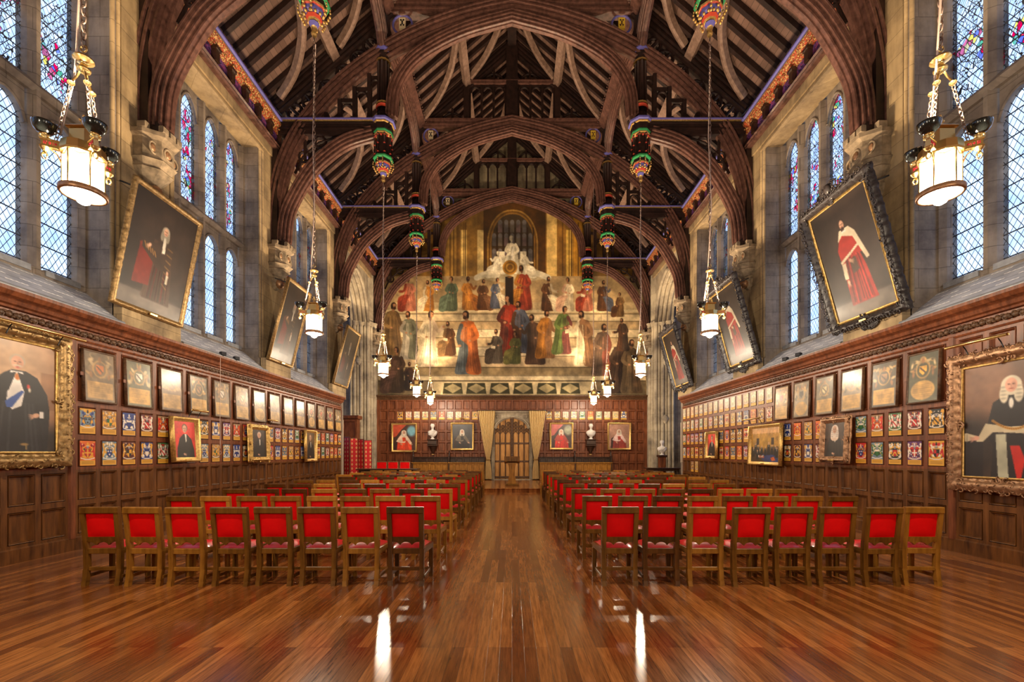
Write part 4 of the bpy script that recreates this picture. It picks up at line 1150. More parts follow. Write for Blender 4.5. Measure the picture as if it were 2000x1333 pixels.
for i in range(2, 6):
    for sg in (-1, 1):
        b = MB()
        for (xa, xb) in ((7.25, 5.75), (5.45, 4.15), (3.85, 2.2), (1.9, .35)):
            for e in (0, 1):
                ya = TR[i] + .25 if e == 0 else TR[i + 1] - .25
                ym = (TR[i] + TR[i + 1]) / 2 + (-.12 if e == 0 else .12)
                pts = cr([(xa, ya), (xa + (xb - xa) * .42, ya + (ym - ya) * .16), (xa + (xb - xa) * .78, ya + (ym - ya) * .5), (xb, ym)], 5)
                P = [slope_pt(sg, p[0], p[1], .24) for p in pts]
                nn = (sg * nx, 0, nz); B = []
                for j in range(len(P)):
                    t = (Vector(P[min(len(P) - 1, j + 1)]) - Vector(P[max(0, j - 1)])).normalized(); B.append(tuple(t.cross(Vector(nn))))
                b.sweep(P, [nn] * len(P), B, [(-.09, -.08), (-.11, 0), (-.09, .08), (.09, .08), (.09, -.08)])
        b.build('wind_braces', M['roof_pale'], root)

# ------------------------------------------------------------------ roof truss
def moulded(t, w):
    # moulded timber section: n from +t/2 (outer edge) to -t/2 (soffit), grooved faces
    s = [(t / 2, w), (t * .40, w), (t * .37, w * .74), (t * .28, w * .74), (t * .25, w * .95), (t * .13, w * .95), (t * .10, w * .60), (t * .01, w * .60), (t * -.02, w * .80),
         (t * -.13, w * .80), (t * -.16, w * .42), (t * -.27, w * .42), (t * -.30, w * .60), (t * -.38, w * .56), (t * -.41, w * .25), (t * -.5, w * .22)]
    return s + [(n, -b_) for (n, b_) in s[::-1]]
GA = [kx(*p) for p in [(7.12, 7.95), (7.08, 9.1), (6.78, 10.4), (6.12, 11.62), (5.1, 12.72), (3.95, 13.58), (2.7, 14.25), (1.35, 14.74), (0, 15.05)]]
IA = [kx(*p) for p in [(3.62, 11.75), (3.52, 12.6), (3.10, 13.33), (2.41, 13.86), (1.39, 14.35), (0, 14.74)]]
LA = [kx(*p) for p in [(6.85, 7.95), (6.72, 8.9), (6.12, 10.0), (5.55, 10.58), (4.95, 10.98), (4.18, 11.22)]]
HB = 11.86
def both(pts): return [(-x, z) for (x, z) in pts] + [(x, z) for (x, z) in pts[::-1]][1:]

def build_truss():
    tr = empty('roof_truss')
    b = MB(); b.sweep_xz(both(cr(GA, 4)), moulded(.42, .24)); b.build('great_arch', M['roof_arch'], tr)
    b = MB(); b.sweep_xz(both(cr(IA, 4)), moulded(.34, .20)); b.build('upper_arch', M['roof_arch'], tr)
    for sg in (-1, 1):
        T = (lambda x, y, z: (sg * x, y, z))
        b = MB(); b.sweep_xz([(-x, z) for (x, z) in cr(LA, 5)] if sg < 0 else [(x, z) for (x, z) in cr(LA, 5)][::-1], moulded(.36, .20)); b.build('lower_arch', M['roof_arch'], tr)
        # wall post behind the arch foot
        b = MB(); b.box(7.2, 7.38, -.2, .2, 7.95, 11.2, T); b.bbox(7.0, 7.3, -.17, .17, 7.9, 8.2, .05, T); b.build('wall_post', M['roof_dark'], tr)
        # hammer beam
        b = MB(); x0, x1 = 3.75, 7.2
        for (z0, z1, w) in ((HB - .42, HB - .30, .14), (HB - .30, HB - .26, .20), (HB - .26, HB - .14, .17), (HB - .14, HB - .10, .22)): b.box(x0, x1, -w, w, z0, z1, T)
        o = b.build('hammer_beam', M['roof_dark'], tr)
        b = MB(); b.box(x0, x1, -.26, .26, HB - .04, HB, T); b.build('blue_fillet', M['paint_blue'], o)
        b = MB(); b.box(x0, x1, -.235, .235, HB - .075, HB - .04, T); b.build('gilt_fillet', M['gilt'], o)
        # post
        b = MB(); b.lathe([(.20, HB), (.20, HB + .25), (.15, HB + .3), (.15, 13.75), (.20, 13.85), (.22, 14.3), (.22, 15.4)], 10, (sg * 4.0, 0, 0)); 
        for a in range(8): b.tube([(sg * 4.0 + .16 * math.cos(a * PI / 4), .16 * math.sin(a * PI / 4), HB + .3), (sg * 4.0 + .16 * math.cos(a * PI / 4), .16 * math.sin(a * PI / 4), 13.75)], .035, 5)
        o = b.build('hammer_post', M['roof_dark'], tr)
        b = MB(); b.lathe([(.21, HB + .40), (.235, HB + .44), (.21, HB + .50)], 12, (sg * 4, 0, 0)); b.build('red_ring', M['paint_red'], o)
        b = MB(); b.lathe([(.21, HB + .52), (.23, HB + .55), (.21, HB + .58)], 12, (sg * 4, 0, 0)); b.lathe([(.21, 13.70), (.23, 13.73), (.21, 13.76)], 12, (sg * 4, 0, 0))
        for a in range(10): b.ball((sg * 4 + .24 * math.cos(a * PI / 5), .24 * math.sin(a * PI / 5), 14.16), .035, n=6, m=4)
        b.build('gilt_rings', M['gilt'], o)
        b = MB(); b.lathe([(.22, 13.98), (.27, 14.03), (.27, 14.09), (.22, 14.12)], 10, (sg * 4, 0, 0)); b.build('blue_ring', M['paint_blue'], o)
        # pendant
        pd = MB(); c = (sg * 4.0, 0, HB); ph = PI / 8
        pd.lathe([(.37, .0), (.37, -.04)], 8, c, ph, False); 
        pd.mi = 1; pd.lathe([(.385, 0), (.385, -.055), (.34, -.09)], 8, c, ph, False)
        pd.mi = 2; pd.lathe([(.345, -.09), (.345, -.12), (.31, -.14)], 8, c, ph, False)
        pd.mi = 0; pd.lathe([(.31, -.14), (.30, -.30), (.20, -.32)], 8, c, ph, False)
        pd.mi = 3; pd.lathe([(.30, -.32), (.315, -.36), (.29, -.40)], 8, c, ph, False)
        pd.mi = 2; pd.lathe([(.29, -.40), (.295, -.425), (.27, -.44)], 8, c, ph, False)
        pd.mi = 0; pd.lathe([(.19, -.44), (.19, -1.10)], 8, c, ph, False)
        for a in range(8):
            an = ph + a * PI / 4; x = c[0] + .26 * math.cos(an); y = .26 * math.sin(an)
            pd.mi = 0; pd.tube([(x, y, HB - .44), (x, y, HB - 1.1)], .028, 6)
            pd.mi = 4
            for z in (-.50, -.76, -1.02): pd.ball((x, y, HB + z), .036, n=6, m=4)
            am = an + PI / 8; pd.ball((c[0] + .25 * math.cos(am), .25 * math.sin(am), HB - .50), .04, n=6, m=4)
        pd.mi = 3; pd.lathe([(.27, -1.08), (.31, -1.12), (.31, -1.16), (.27, -1.19)], 8, c, ph, False)
        pd.mi = 0; pd.lathe([(.25, -1.19), (.24, -1.28)], 8, c, ph, False); pd.mi = 2; pd.lathe([(.245, -1.28), (.235, -1.31)], 8, c, ph, False); pd.mi = 4; pd.lathe([(.23, -1.31), (.20, -1.34)], 8, c, ph, False)
        pd.mi = 1; pd.lathe([(.21, -1.34), (.20, -1.40), (.17, -1.43)], 8, c, ph, False)
        pd.mi = 4; pd.lathe([(.16, -1.46), (.135, -1.52)], 8, c, ph, False); pd.mi = 2; pd.lathe([(.13, -1.52), (.115, -1.55)], 8, c, ph, False)
        pd.mi = 1; pd.lathe([(.105, -1.57), (.07, -1.64)], 8, c, ph, False)
        pd.mi = 2; pd.lathe([(.07, -1.62), (.045, -1.72), (.06, -1.76), (.05, -1.80), (.02, -1.84)], 8, c, ph)
        pd.mi = 2
        for a in range(12):
            an = a * PI / 6
            pd.ball((c[0] + .185 * math.cos(an), .185 * math.sin(an), HB - 1.445), .032, n=6, m=4)
            if a % 3 != 1:
                an += .2
                for (r, z) in ((.30, -1.24), (.31, -1.30), (.30, -1.38), (.27, -1.44), (.24, -1.5)): pd.ball((c[0] + r * math.cos(an), r * math.sin(an), HB + z), .030 if z < -1.3 else .022, n=6, m=4)
        pd.build('pendant', [M['roof_dark'], M['paint_blue'], M['gilt'], M['paint_green'], M['paint_red']], tr)
        # principal rafter
        b = MB(); P = [(sg * .1, rz_(.1) - .34), (sg * 7.3, rz_(7.3) - .34)]
        if sg < 0: P = P[::-1]
        b.sweep_xz(P, moulded(.46, .20)); b.build('principal_rafter', M['roof_dark'], tr)
        # pierced tracery between arch and principal
        b = MB(); rg = random.Random(3)
        for (x, z, r) in ((6.75, 12.22, .24), (6.25, 12.55, .26), (5.72, 12.92, .27), (5.2, 13.42, .26), (4.75, 13.85, .26), (4.4, 14.28, .22)):
            b.ring((sg * x, 0, z), r, .05, 12, 5)
            for a in range(4):
                an = a * PI / 2 + .4 + x; b.ring((sg * x + .5 * r * math.cos(an), 0, z + .5 * r * math.sin(an)), r * .42, .032, 8, 4, a0=an - 2.2, a1=an + 2.2)
            an = rg.uniform(0, 6); b.tube([(sg * (x - .3), .02, z - .25), (sg * x, -.03, z), (sg * (x + .25), .02, z + .28)], .05, 5, up=(0, 1, 0))
        b.build('pierced_tracery', M['roof_dark'], tr)
        # mullions over the hammer beam, inside the great arch
        b = MB()
        for (x, zt) in ((4.42, 13.35), (4.88, 12.95), (5.34, 12.55), (5.75, 12.15)):
            b.box(x - .055, x + .055, -.09, .09, HB, zt, T)
            b.ring((sg * (x - .22), 0, zt - .28), .17, .035, 10, 5, a0=0, a1=PI)
        b.box(4.1, 6.2, -.06, .06, HB - .01, HB + .06, T)
        for x, z in ((4.22, 12.9), (4.66, 12.55), (5.12, 12.2)): b.box(x - .2, x + .2, -.03, .03, z + .3, z + .42, T)
        # below the beam in the spandrel of the lower arch
        for (x, zb) in ((5.2, 11.25), (5.75, 11.05), (6.25, 10.6)): b.ring((sg * (x + .2), 0, zb + .22), .17, .04, 10, 5)
        b.tube([(sg * 4.6, 0, 11.55), (sg * 5.4, 0, 11.45), (sg * 6.0, 0, 11.25), (sg * 6.5, 0, 10.8), (sg * 6.75, 0, 10.3)], .04, 5, up=(0, 1, 0)); b.box(6.4, 6.46, -.05, .05, 10.7, HB, T)
        b.build('beam_mullions', M['roof_dark'], tr)
        # roundel with a small shield beside the collar
        b = MB(); b.ring((sg * 3.40, 0, 14.93), .30, .035, 18, 6); o = b.build('roundel', M['paint_blue'], tr)
        b = MB(); b.box(sg * 3.40 - .10, sg * 3.40 + .10, -.06, .0, 14.76, 15.10); b.build('roundel_shield', M['paint_cream' if sg < 0 else 'paint_yellow'], o)
        b = MB()
        for (dx, dz) in ((-.04, .09), (.04, .09), (0, .04), (-.04, -.06), (.04, -.06), (0, -.01)): b.ball((sg * 3.40 + dx, -.065, 14.93 + dz), .028, .01, .032, 6, 4)
        b.build('roundel_charge', M['iron'] if sg < 0 else M['carved_wood'], o)
        b = MB()
        for (x, z, r) in ((2.72, 14.85, .17), (2.25, 15.02, .13)):
            b.ring((sg * x, 0, z), r, .04, 10, 5); b.ring((sg * x, 0, z), r * .5, .03, 8, 4)
        b.tube([(sg * 3.1, 0, 14.3), (sg * 2.9, 0, 14.75), (sg * 2.4, 0, 14.95), (sg * 1.9, 0, 15.1)], .05, 5, up=(0, 1, 0)); b.build('leaf_carving', M['roof_dark'], tr)
        # queen post, struts
        b = MB(); b.box(1.78, 2.02, -.15, .15, 15.5, 17.1, T); b.build('queen_post', M['roof_dark'], tr)
    b = MB()
    for (z0, z1, w) in ((15.20, 15.28, .15), (15.28, 15.33, .19), (15.33, 15.44, .16), (15.44, 15.52, .21)): b.box(-3.85, 3.85, -w, w, z0, z1)
    b.build('collar_beam', M['roof_arch'], tr)
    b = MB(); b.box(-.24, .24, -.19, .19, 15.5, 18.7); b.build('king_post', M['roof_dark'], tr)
    b = MB(); b.box(-1.95, 1.95, -.15, .15, 17.02, 17.17); b.box(-1.9, 1.9, -.19, .19, 17.10, 17.14); b.build('upper_collar', M['roof_arch'], tr)
    b = MB()
    for sg in (-1, 1):
        for k in range(4):
            x = sg * (.27 + k * .50)
            if k < 4: b.box(x - .045, x + .045, -.08, .08, 15.5, 17.0)
            if k < 3:
                cx = sg * (.52 + k * .50); b.ring((cx, 0, 16.74), .205, .045, 12, 5, a0=0, a1=PI); b.box(cx - .25, cx + .25, -.05, .05, 16.94, 17.02)
        for x, z0, h in ((2.5, 15.5, .55), (.75, 17.15, .6)):
            b.box(sg * x - .04, sg * x + .04, -.07, .07, z0, z0 + h)
        b.ring((sg * 2.5, 0, 15.45), .42, .05, 14, 5, a0=0, a1=PI); b.ring((sg * .75, 0, 17.12), .40, .05, 14, 5, a0=0, a1=PI)
    b.build('collar_arcade', M['roof_dark'], tr)
    return tr
tr0 = build_truss()
words = {0: 'roof truss above the camera end of the hall', 1: 'nearest fully visible carved timber roof truss', 2: 'second carved timber roof truss, over the middle chairs', 3: 'third carved timber roof truss, in front of the dais', 4: 'farthest carved timber roof truss, framing the wall painting'}
for i in range(5):
    t = tr0 if i == 0 else copy_tree(tr0)
    t.location = (0, TR[i + 2], 0)
    tag(t, words[i], 'roof truss', 'hammer beam roof trusses', 'thing')
# purlin arches between trusses
for i in range(2, 6):
    for sg in (-1, 1):
        b = MB(); ya, yb = TR[i] + .1, TR[i + 1] - .1; Lh = (yb - ya) / 2; c = (ya + yb) / 2
        pts = []
        for k in range(25):
            t = -1 + k / 12; a = abs(t); z = 14.15 + .85 * (1 - a ** 3.2) ** .75 if a < 1 else 14.15
            pts.append((sg * 4.0, c + t * Lh, z))
        N_ = []
        for k in range(25):
            d = (Vector(pts[min(24, k + 1)]) - Vector(pts[max(0, k - 1)])).normalized(); N_.append((0, -d.z, d.y))
        b.sweep(pts, N_, (1, 0, 0), moulded(.44, .17))
        b.box(sg * 4 - .05, sg * 4 + .05, ya, yb, 15.1, 15.35)
        struct(b.build('beam_purlin_arch', M['roof_arch'], None))

# stone corbels under each truss foot
def build_corbel():
    r = empty('stone_corbel')
    b = MB()
    def oct_(w0, p0, z0, w1, p1, z1):
        # half-octagon slab stack: width w, projection p (towards -Y)
        def ring_(w, p, z): return [(-w, 0, z), (-w, -p * .45, z), (-w * .5, -p, z), (w * .5, -p, z), (w, -p * .45, z), (w, 0, z)]
        b.add(ring_(w0, p0, z0) + ring_(w1, p1, z1), [(i, (i + 1) % 6, 6 + (i + 1) % 6, 6 + i) for i in range(6)] + [(0, 1, 2, 3, 4, 5), (11, 10, 9, 8, 7, 6)])
    prof = [(.05, .10, -1.35), (.14, .16, -1.25), (.20, .24, -1.05), (.17, .20, -1.0), (.30, .34, -.86), (.34, .44, -.78), (.30, .40, -.74), (.38, .50, -.62), (.34, .45, -.58), (.34, .45, -.22), (.40, .54, -.16), (.40, .54, -.08)]
    for i in range(len(prof) - 1): oct_(*prof[i], *prof[i + 1])
    for (x0, x1, y0, y1) in ((-.40, -.28, -.30, -.14), (-.24, -.10, -.54, -.44), (-.05, .09, -.54, -.44), (.13, .26, -.54, -.44), (.28, .40, -.30, -.14)):
        b.bbox(x0, x1, y0, y1, -.08, .05, .015)
    for x in (-.26, 0, .26): b.ring((x, -.455 if x == 0 else -.36, -.40), .11, .022, 12, 5)
    b.build('corbel_block', M['stone_carved'], r)
    b = MB()
    for x in (-.26, 0, .26): b.ball((x, -.45 if x == 0 else -.35, -.40), .075, .03, .08, 8, 5)
    b.ball((0, -.18, -1.15), .16, .14, .16, 10, 6); b.build('carved_boss', M['gilt_pink'], r)
    return r
cb0 = build_corbel(); first = True
for i, wd in ((1, 'nearest window'), (2, 'nearest hanging canvas'), (3, 'second hanging canvas'), (4, 'farthest hanging canvas'), (5, 'side arch beside the mural')):
    for sg in (-1, 1):
        c = cb0 if first else copy_tree(cb0); first = False
        c.location = (sg * WX, min(TR[i + 1], 24.2), 8.02); c.rotation_euler = (0, 0, PI / 2 if sg < 0 else -PI / 2)
        tag(c, 'carved stone corbel %s the %s on the %s wall' % ('near' if i == 1 else 'above' if i < 5 else 'over', wd, 'left' if sg < 0 else 'right'), 'corbel', 'battlemented stone corbels under the roof arches', 'thing')

# ------------------------------------------------------------------ lanterns
def chain_mesh(b, p0, p1, pitch, r, w):
    p0, p1 = Vector(p0), Vector(p1); d = p1 - p0; n = max(1, int(d.length / pitch)); t = d.normalized()
    u = t.cross(Vector((0, 1, 0)));  u.normalize(); v = t.cross(u)
    for k in range(n):
        c = p0 + d * ((k + .5) / n); a = u if k % 2 else v; vs = []
        o = v if k % 2 else u
        for i in range(8):
            an = 2 * PI * i / 8; rad = (t * math.cos(an) * pitch * .68 + a * math.sin(an) * w)
            out = rad.normalized()
            for (e, f) in ((r, 0), (0, r), (-r, 0), (0, -r)): vs.append(tuple(c + rad + out * e + o * f))
        b.smooth = True
        b.add(vs, [(i * 4 + j, i * 4 + (j + 1) % 4, ((i + 1) % 8) * 4 + (j + 1) % 4, ((i + 1) % 8) * 4 + j) for i in range(8) for j in range(4)])
        b.smooth = False

LZ = 4.02  # underside of the lantern rim
def build_lantern():
    r = empty('hanging_lantern')
    b = MB(); chain_mesh(b, (0, 0, 10.02), (0, 0, 5.42), .075, .008, .024); b.build('main_chain', M['chain_metal'], r)
    b = MB(); b.tube([(.02, .02, 9.9), (-.03, 0, 8), (.02, -.03, 6.6), (-.05, -.02, 5.3), (-.07, -.02, 5.1), (-.16, -.06, 4.55)], .009, 5, up=(0, 1, 0)); b.build('cable', M['cable'], r)
    b = MB(); b.ring((0, 0, 5.40), .03, .008, 10, 5, 'y')
    b.lathe([(.02, 5.34), (.075, 5.31), (.08, 5.29), (.03, 5.27), (.025, 5.24), (.055, 5.21), (.05, 5.19), (.02, 5.17)], 14); 
    AN = [PI / 2, -PI / 6, PI * 7 / 6]
    for a in AN:
        b.tube([(.02 * math.cos(a), .02 * math.sin(a), 5.2), (.05 * math.cos(a), .05 * math.sin(a), 5.12), (.085 * math.cos(a), .085 * math.sin(a), 5.06)], .010, 6)
        b.lathe([(.028, 5.055), (.028, 5.04), (.008, 5.02)], 8, (.087 * math.cos(a), .087 * math.sin(a), 0))
    b.build('crown', M['brass'], r)
    for a in AN:
        b = MB(); chain_mesh(b, (.087 * math.cos(a), .087 * math.sin(a), 5.03), (.20 * math.cos(a), .20 * math.sin(a), 4.42), .042, .005, .014); b.build('suspension_chain', M['chain_metal'], r)
    # body
    b = MB(); R = .150
    b.lathe([(R + .012, LZ + .36), (R + .02, LZ + .375), (R + .01, LZ + .45), (R - .02, LZ + .46), (R - .03, LZ + .44)], 12, (0, 0, 0), 0, False, caps=True)
    b.bbox(-.07, .07, -.07, .07, LZ + .46, LZ + .60, .01); b.bbox(-.09, .09, -.09, .09, LZ + .60, LZ + .62, .01)
    b.lathe([(.03, LZ + .62), (.015, LZ + .66), (.02, LZ + .70), (.008, LZ + .76)], 8)
    for k in range(3): b.ball((.025 * math.cos(k * 2.1), .025 * math.sin(k * 2.1), LZ + .70), .014, n=6, m=4)
    for k in range(6):
        a = k * PI / 3 + PI / 6; x, y = R * math.cos(a), R * math.sin(a); b.tube([(x, y, LZ + .06), (x, y, LZ + .37)], .008, 6)
        a2 = a + PI / 3; x2, y2 = R * math.cos(a2), R * math.sin(a2)
        b.tube([(x, y, LZ + .355), ((x + x2) / 2 * .98, (y + y2) / 2 * .98, LZ + .335), (x2, y2, LZ + .355)], .007, 5)
    b.build('lantern_frame', M['brass'], r)
    b = MB()
    for k in range(6):
        a = k * PI / 3 + PI / 6; a2 = a + PI / 3; q_ = .97
        b.add([(R * q_ * math.cos(a), R * q_ * math.sin(a), LZ + .06), (R * q_ * math.cos(a2), R * q_ * math.sin(a2), LZ + .06), (R * q_ * math.cos(a2), R * q_ * math.sin(a2), LZ + .36), (R * q_ * math.cos(a), R * q_ * math.sin(a), LZ + .36)], [(0, 1, 2, 3)])
    b.build('glass_panes', M['lamp_glass'], r)
    b = MB(); b.lathe([(.160, LZ + .06), (.178, LZ + .05), (.178, LZ + .012), (.170, LZ), (.155, LZ + .004), (.155, LZ + .05), (.160, LZ + .06)], 28, caps=False); b.build('rim', M['gilt_pink'], r)
    b = MB(); b.lathe([(.154, LZ + .01), (.12, LZ - .005), (.08, LZ - .02), (.06, LZ - .035), (.045, LZ - .06), (.02, LZ - .075), (.003, LZ - .078)], 24, caps=False); b.build('bottom_glass', M['lamp_glass'], r)
    for a in AN:
        ca, sa = math.cos(a), math.sin(a); Ra = .265
        T = lambda x, y, z: (ca * x - sa * y, sa * x + ca * y, z)
        b = MB(); b.bbox(R, Ra + .02, -.018, .018, LZ + .385, LZ + .44, .004, T); b.bbox(R - .01, Ra + .03, -.022, .022, LZ + .44, LZ + .452, .003, T); b.bbox(R - .01, Ra + .03, -.022, .022, LZ + .372, LZ + .385, .003, T)
        b.tube([T(R, 0, LZ + .26), T(R + .03, 0, LZ + .33), T(R + .08, 0, LZ + .37)], .006, 5)
        c = T(Ra, 0, 0); b.lathe([(.022, LZ + .452), (.04, LZ + .465), (.025, LZ + .48), (.035, LZ + .49)], 10, c); b.lathe([(.035, LZ + .372), (.035, LZ + .362), (.018, LZ + .345), (.012, LZ + .325)], 10, c)
        for k in range(4): b.ball((c[0] + .04 * math.cos(k * PI / 2), c[1] + .04 * math.sin(k * PI / 2), LZ + .47), .012, n=6, m=4)
        b.ring((c[0], c[1], LZ + .295), .026, .006, 12, 5, 'y'); b.ring((c[0], c[1], LZ + .295), .026, .006, 12, 5, 'x')
        arm = b.build('arm', M['brass'], r)
        b = MB()
        for sd in (-1, 1):
            y = sd * .019
            for x in (.185, .225): b.box(x - .009, x + .009, y - .002, y + .002, LZ + .409, LZ + .417, T); b.box(x - .004, x + .004, y - .002, y + .002, LZ + .402, LZ + .424, T)
            b.box(.202, .206, y - .002, y + .002, LZ + .400, LZ + .426, T)
            for k in range(3): b.box(.246 + k * .009, .250 + k * .009, y - .002, y + .002, LZ + .400, LZ + .426, T)
            b.box(.246, .268, y - .002, y + .002, LZ + .400, LZ + .404, T)
        b.build('red_marks', M['enamel_red'], arm)
        b = MB(); b.lathe([(.02, LZ + .49), (.05, LZ + .50), (.078, LZ + .535), (.088, LZ + .575), (.090, LZ + .59), (.084, LZ + .59), (.078, LZ + .56), (.05, LZ + .525), (.01, LZ + .515)], 20, c); b.build('uplight_bowl', M['bowl_black'], arm)
        ld = bpy.data.lights.new('bowl_light', 'SPOT'); ld.energy = BOWL_W; ld.color = (1.0, .74, .46); ld.spot_size = math.radians(104); ld.spot_blend = .12; ld.shadow_soft_size = .04
        lo = bpy.data.objects.new('bowl_light', ld); COL.objects.link(lo); lo.parent = r; lo.location = (c[0], c[1], LZ + .60); lo.rotation_euler = (PI, 0, 0)
    ld = bpy.data.lights.new('drum_light', 'POINT'); ld.energy = DRUM_W; ld.color = (1.0, .82, .60); ld.shadow_soft_size = .07
    lo = bpy.data.objects.new('drum_light', ld); COL.objects.link(lo); lo.parent = r; lo.location = (0, 0, LZ + .17)
    return r
ln0 = build_lantern(); first = True
for (y, wd) in ((4.25, 'nearest brass lantern, large and low beside the %s windows'), (9.2, 'second brass lantern from the front on the %s side'), (14.15, 'third brass lantern from the front on the %s side'),
                (19.1, 'fourth brass lantern, hanging before the mural on the %s side'), (22.3, 'farthest and smallest brass lantern, by the far wall on the %s side'), (-.7, 'brass lantern behind the camera on the %s side'), (-5.65, 'brass lantern far behind the camera on the %s side')):  # pairs behind the camera are unseen, added to light floor and chair backs
    for sg in (-1, 1):
        l = ln0 if first else copy_tree(ln0); first = False
        l.location = (sg * 4.0, y, 0)
        if y == 22.3:
            for ch in l.children:
                if ch.name.startswith('main_chain'): ch.scale = (1, 1, 1)
        tag(l, wd % ('left' if sg < 0 else 'right'), 'lantern', 'brass lanterns hanging from the roof')
for (sg) in (-1, 1):
    b = MB(); b.tube([(sg * 4.0, 22.3, 10.0), (sg * 4.0, 22.3, 15.3)], .012, 6)
    tag(b.build('lantern_cable', M['chain_metal']), 'thin dark cable carrying the farthest lantern on the %s side' % ('left' if sg < 0 else 'right'), 'cable')

# ------------------------------------------------------------------ frames and pictures
def frame_mesh(w, h, prof, mat, amp=0.0, seed=0, step=.03):
    # prof: list (r outward from the picture edge, y towards the back is +); mitred
    b = MB(); b.smooth = True
    rg = random.Random(seed); pts = []
    cor = [(-1, 0), (1, 0), (1, 1), (-1, 1)]
    seg = []
    for k in range(4):
        a = cor[k]; c = cor[(k + 1) % 4]; L = w if k % 2 == 0 else h
        n = max(1, int(L / step)) if amp else 1
        for i in range(n): seg.append((a, c, i / n, k))
    rings = []
    ph = [rg.uniform(0, 6) for _ in range(6)]
    for (a, c, t, k) in seg:
        ring = []
        L = (w if k % 2 == 0 else h)
        for (r, y) in prof:
            ax = a[0] * (w / 2 + r); az = (-r if a[1] == 0 else h + r); cx = c[0] * (w / 2 + r); cz = (-r if c[1] == 0 else h + r)
            x = ax + (cx - ax) * t; z = az + (cz - az) * t
            if amp:
                s_ = t * L + k * 1.7; u = r / prof[-1][0]
                d = amp * u * (math.sin(s_ * 38 + ph[0]) * .5 + math.sin(s_ * 61 + ph[1]) * .5 + math.sin(s_ * 19 + ph[2]) * .4)
                e = amp * .8 * math.sin(s_ * 47 + r * 60 + ph[3]) * (1 if 0 < u < 1 else .2)
                ox, oz = ((0, -1), (1, 0), (0, 1), (-1, 0))[k]
                fade = min(1, min(t, 1 - t) * L / .05)
                x += ox * d * fade; z += oz * d * fade; y = y + e * fade
            ring.append((x, y, z))
        rings.append(ring)
    n = len(prof); m = len(rings)
    vs = [p for r_ in rings for p in r_]
    fs = [(i * n + j, i * n + j + 1, ((i + 1) % m) * n + j + 1, ((i + 1) % m) * n + j) for i in range(m) for j in range(n - 1)]
    b.add(vs, fs)
    b.smooth = False
    if amp > .01:
        Ro = prof[-1][0]; per = .075 if Ro > .18 else .085
        for k in range(4):
            L = (w if k % 2 == 0 else h) + Ro
            for q_ in range(int(L / per)):
                t = -L / 2 + (q_ + .5) * per; o_ = Ro * (.86 + .10 * math.sin(q_ * 2.1)); a_ = rg.uniform(0, 6.28)
                x, z = ((t, -o_), (w / 2 + o_, h / 2 + t), (t, h + o_), (-w / 2 - o_, h / 2 + t))[k]
                b.ring((x, prof[2][1] - .03, z), per * rg.uniform(.34, .5), per * .15, 9, 4, a0=a_, a1=a_ + 4.8)
                x2, z2 = ((t, -o_ * .62), (w / 2 + o_ * .62, h / 2 + t), (t, h + o_ * .62), (-w / 2 - o_ * .62, h / 2 + t))[k]
                if q_ % 3: b.ring((x2, prof[4][1] - .0, z2), per * .26, per * .10, 7, 4, a0=a_ + 2, a1=a_ + 6)
    # ornate corners and centres
    if amp > .006:
        R = prof[-1][0]
        spots = [(-w / 2 - R * .5, -R * .5), (w / 2 + R * .5, -R * .5), (w / 2 + R * .5, h + R * .5), (-w / 2 - R * .5, h + R * .5), (0, h + R * .55), (0, -R * .55), (-w / 2 - R * .55, h / 2), (w / 2 + R * .55, h / 2)]
        for (x, z) in spots:
            for q_ in range(7):
                an = rg.uniform(0, 6.28); rr = R * rg.uniform(.15, .55)
                b.ring((x + rr * math.cos(an), prof[1][1] - .01, z + rr * math.sin(an)), R * rg.uniform(.13, .24), R * .07, 9, 4, a0=an, a1=an + 4.6)
            b.ball((x, prof[1][1], z), R * .30, R * .22, R * .30, 8, 5)
    return b

PROF_S = [(0, .0), (.012, -.012), (.03, -.012), (.035, -.03), (.06, -.045), (.08, -.03), (.085, .03)]
def picture(name, label, cat, img, w, h, prof, fm, loc, rz=0.0, rx=0.0, amp=0.0, group=None, slip=None, pm='oil_paint', seed=0, plaque=True, back=True):
    r = empty(name, loc, rz, label, cat, group)
    r.rotation_mode = 'XYZ'
    if rx: r.rotation_euler = (rx, 0, rz)
    put_mesh('canvas', grid_mesh('canvas', img, w, h, M[pm], .015), r)
    if slip:
        b = frame_mesh(w, h, [(0, -.004), (.0, -.018), (slip, -.026), (slip, .02)], M['gilt'], 0); b.build('gilt_slip', M['gilt'], r)
        prof = [(p[0] + slip, p[1]) for p in prof]
    frame_mesh(w, h, prof, None, amp, seed).build('frame', M[fm], r)
    if back:
        R = prof[-1][0]; b = MB(); b.box(-w / 2 - R * .8, w / 2 + R * .8, .018, .034, -R * .8, h + R * .8); b.build('backing', M['dark_oak'], r)
    if plaque and w > .5:
        R = prof[-1][0]; b = MB(); b.bbox(-.09, .09, prof[2][1] - .045, prof[2][1] - .03, -R * .55 - .02, -R * .55 + .02, .004); b.build('name_plate', M['brass'], r)
    return r
RL, RR = PI / 2, -PI / 2
PROF_B = [(0, 0), (.02, -.02), (.045, -.02), (.055, -.06), (.11, -.10), (.16, -.06), (.20, -.05), (.21, .03)]
PROF_M = [(0, 0), (.015, -.015), (.03, -.02), (.05, -.05), (.09, -.07), (.10, .03)]
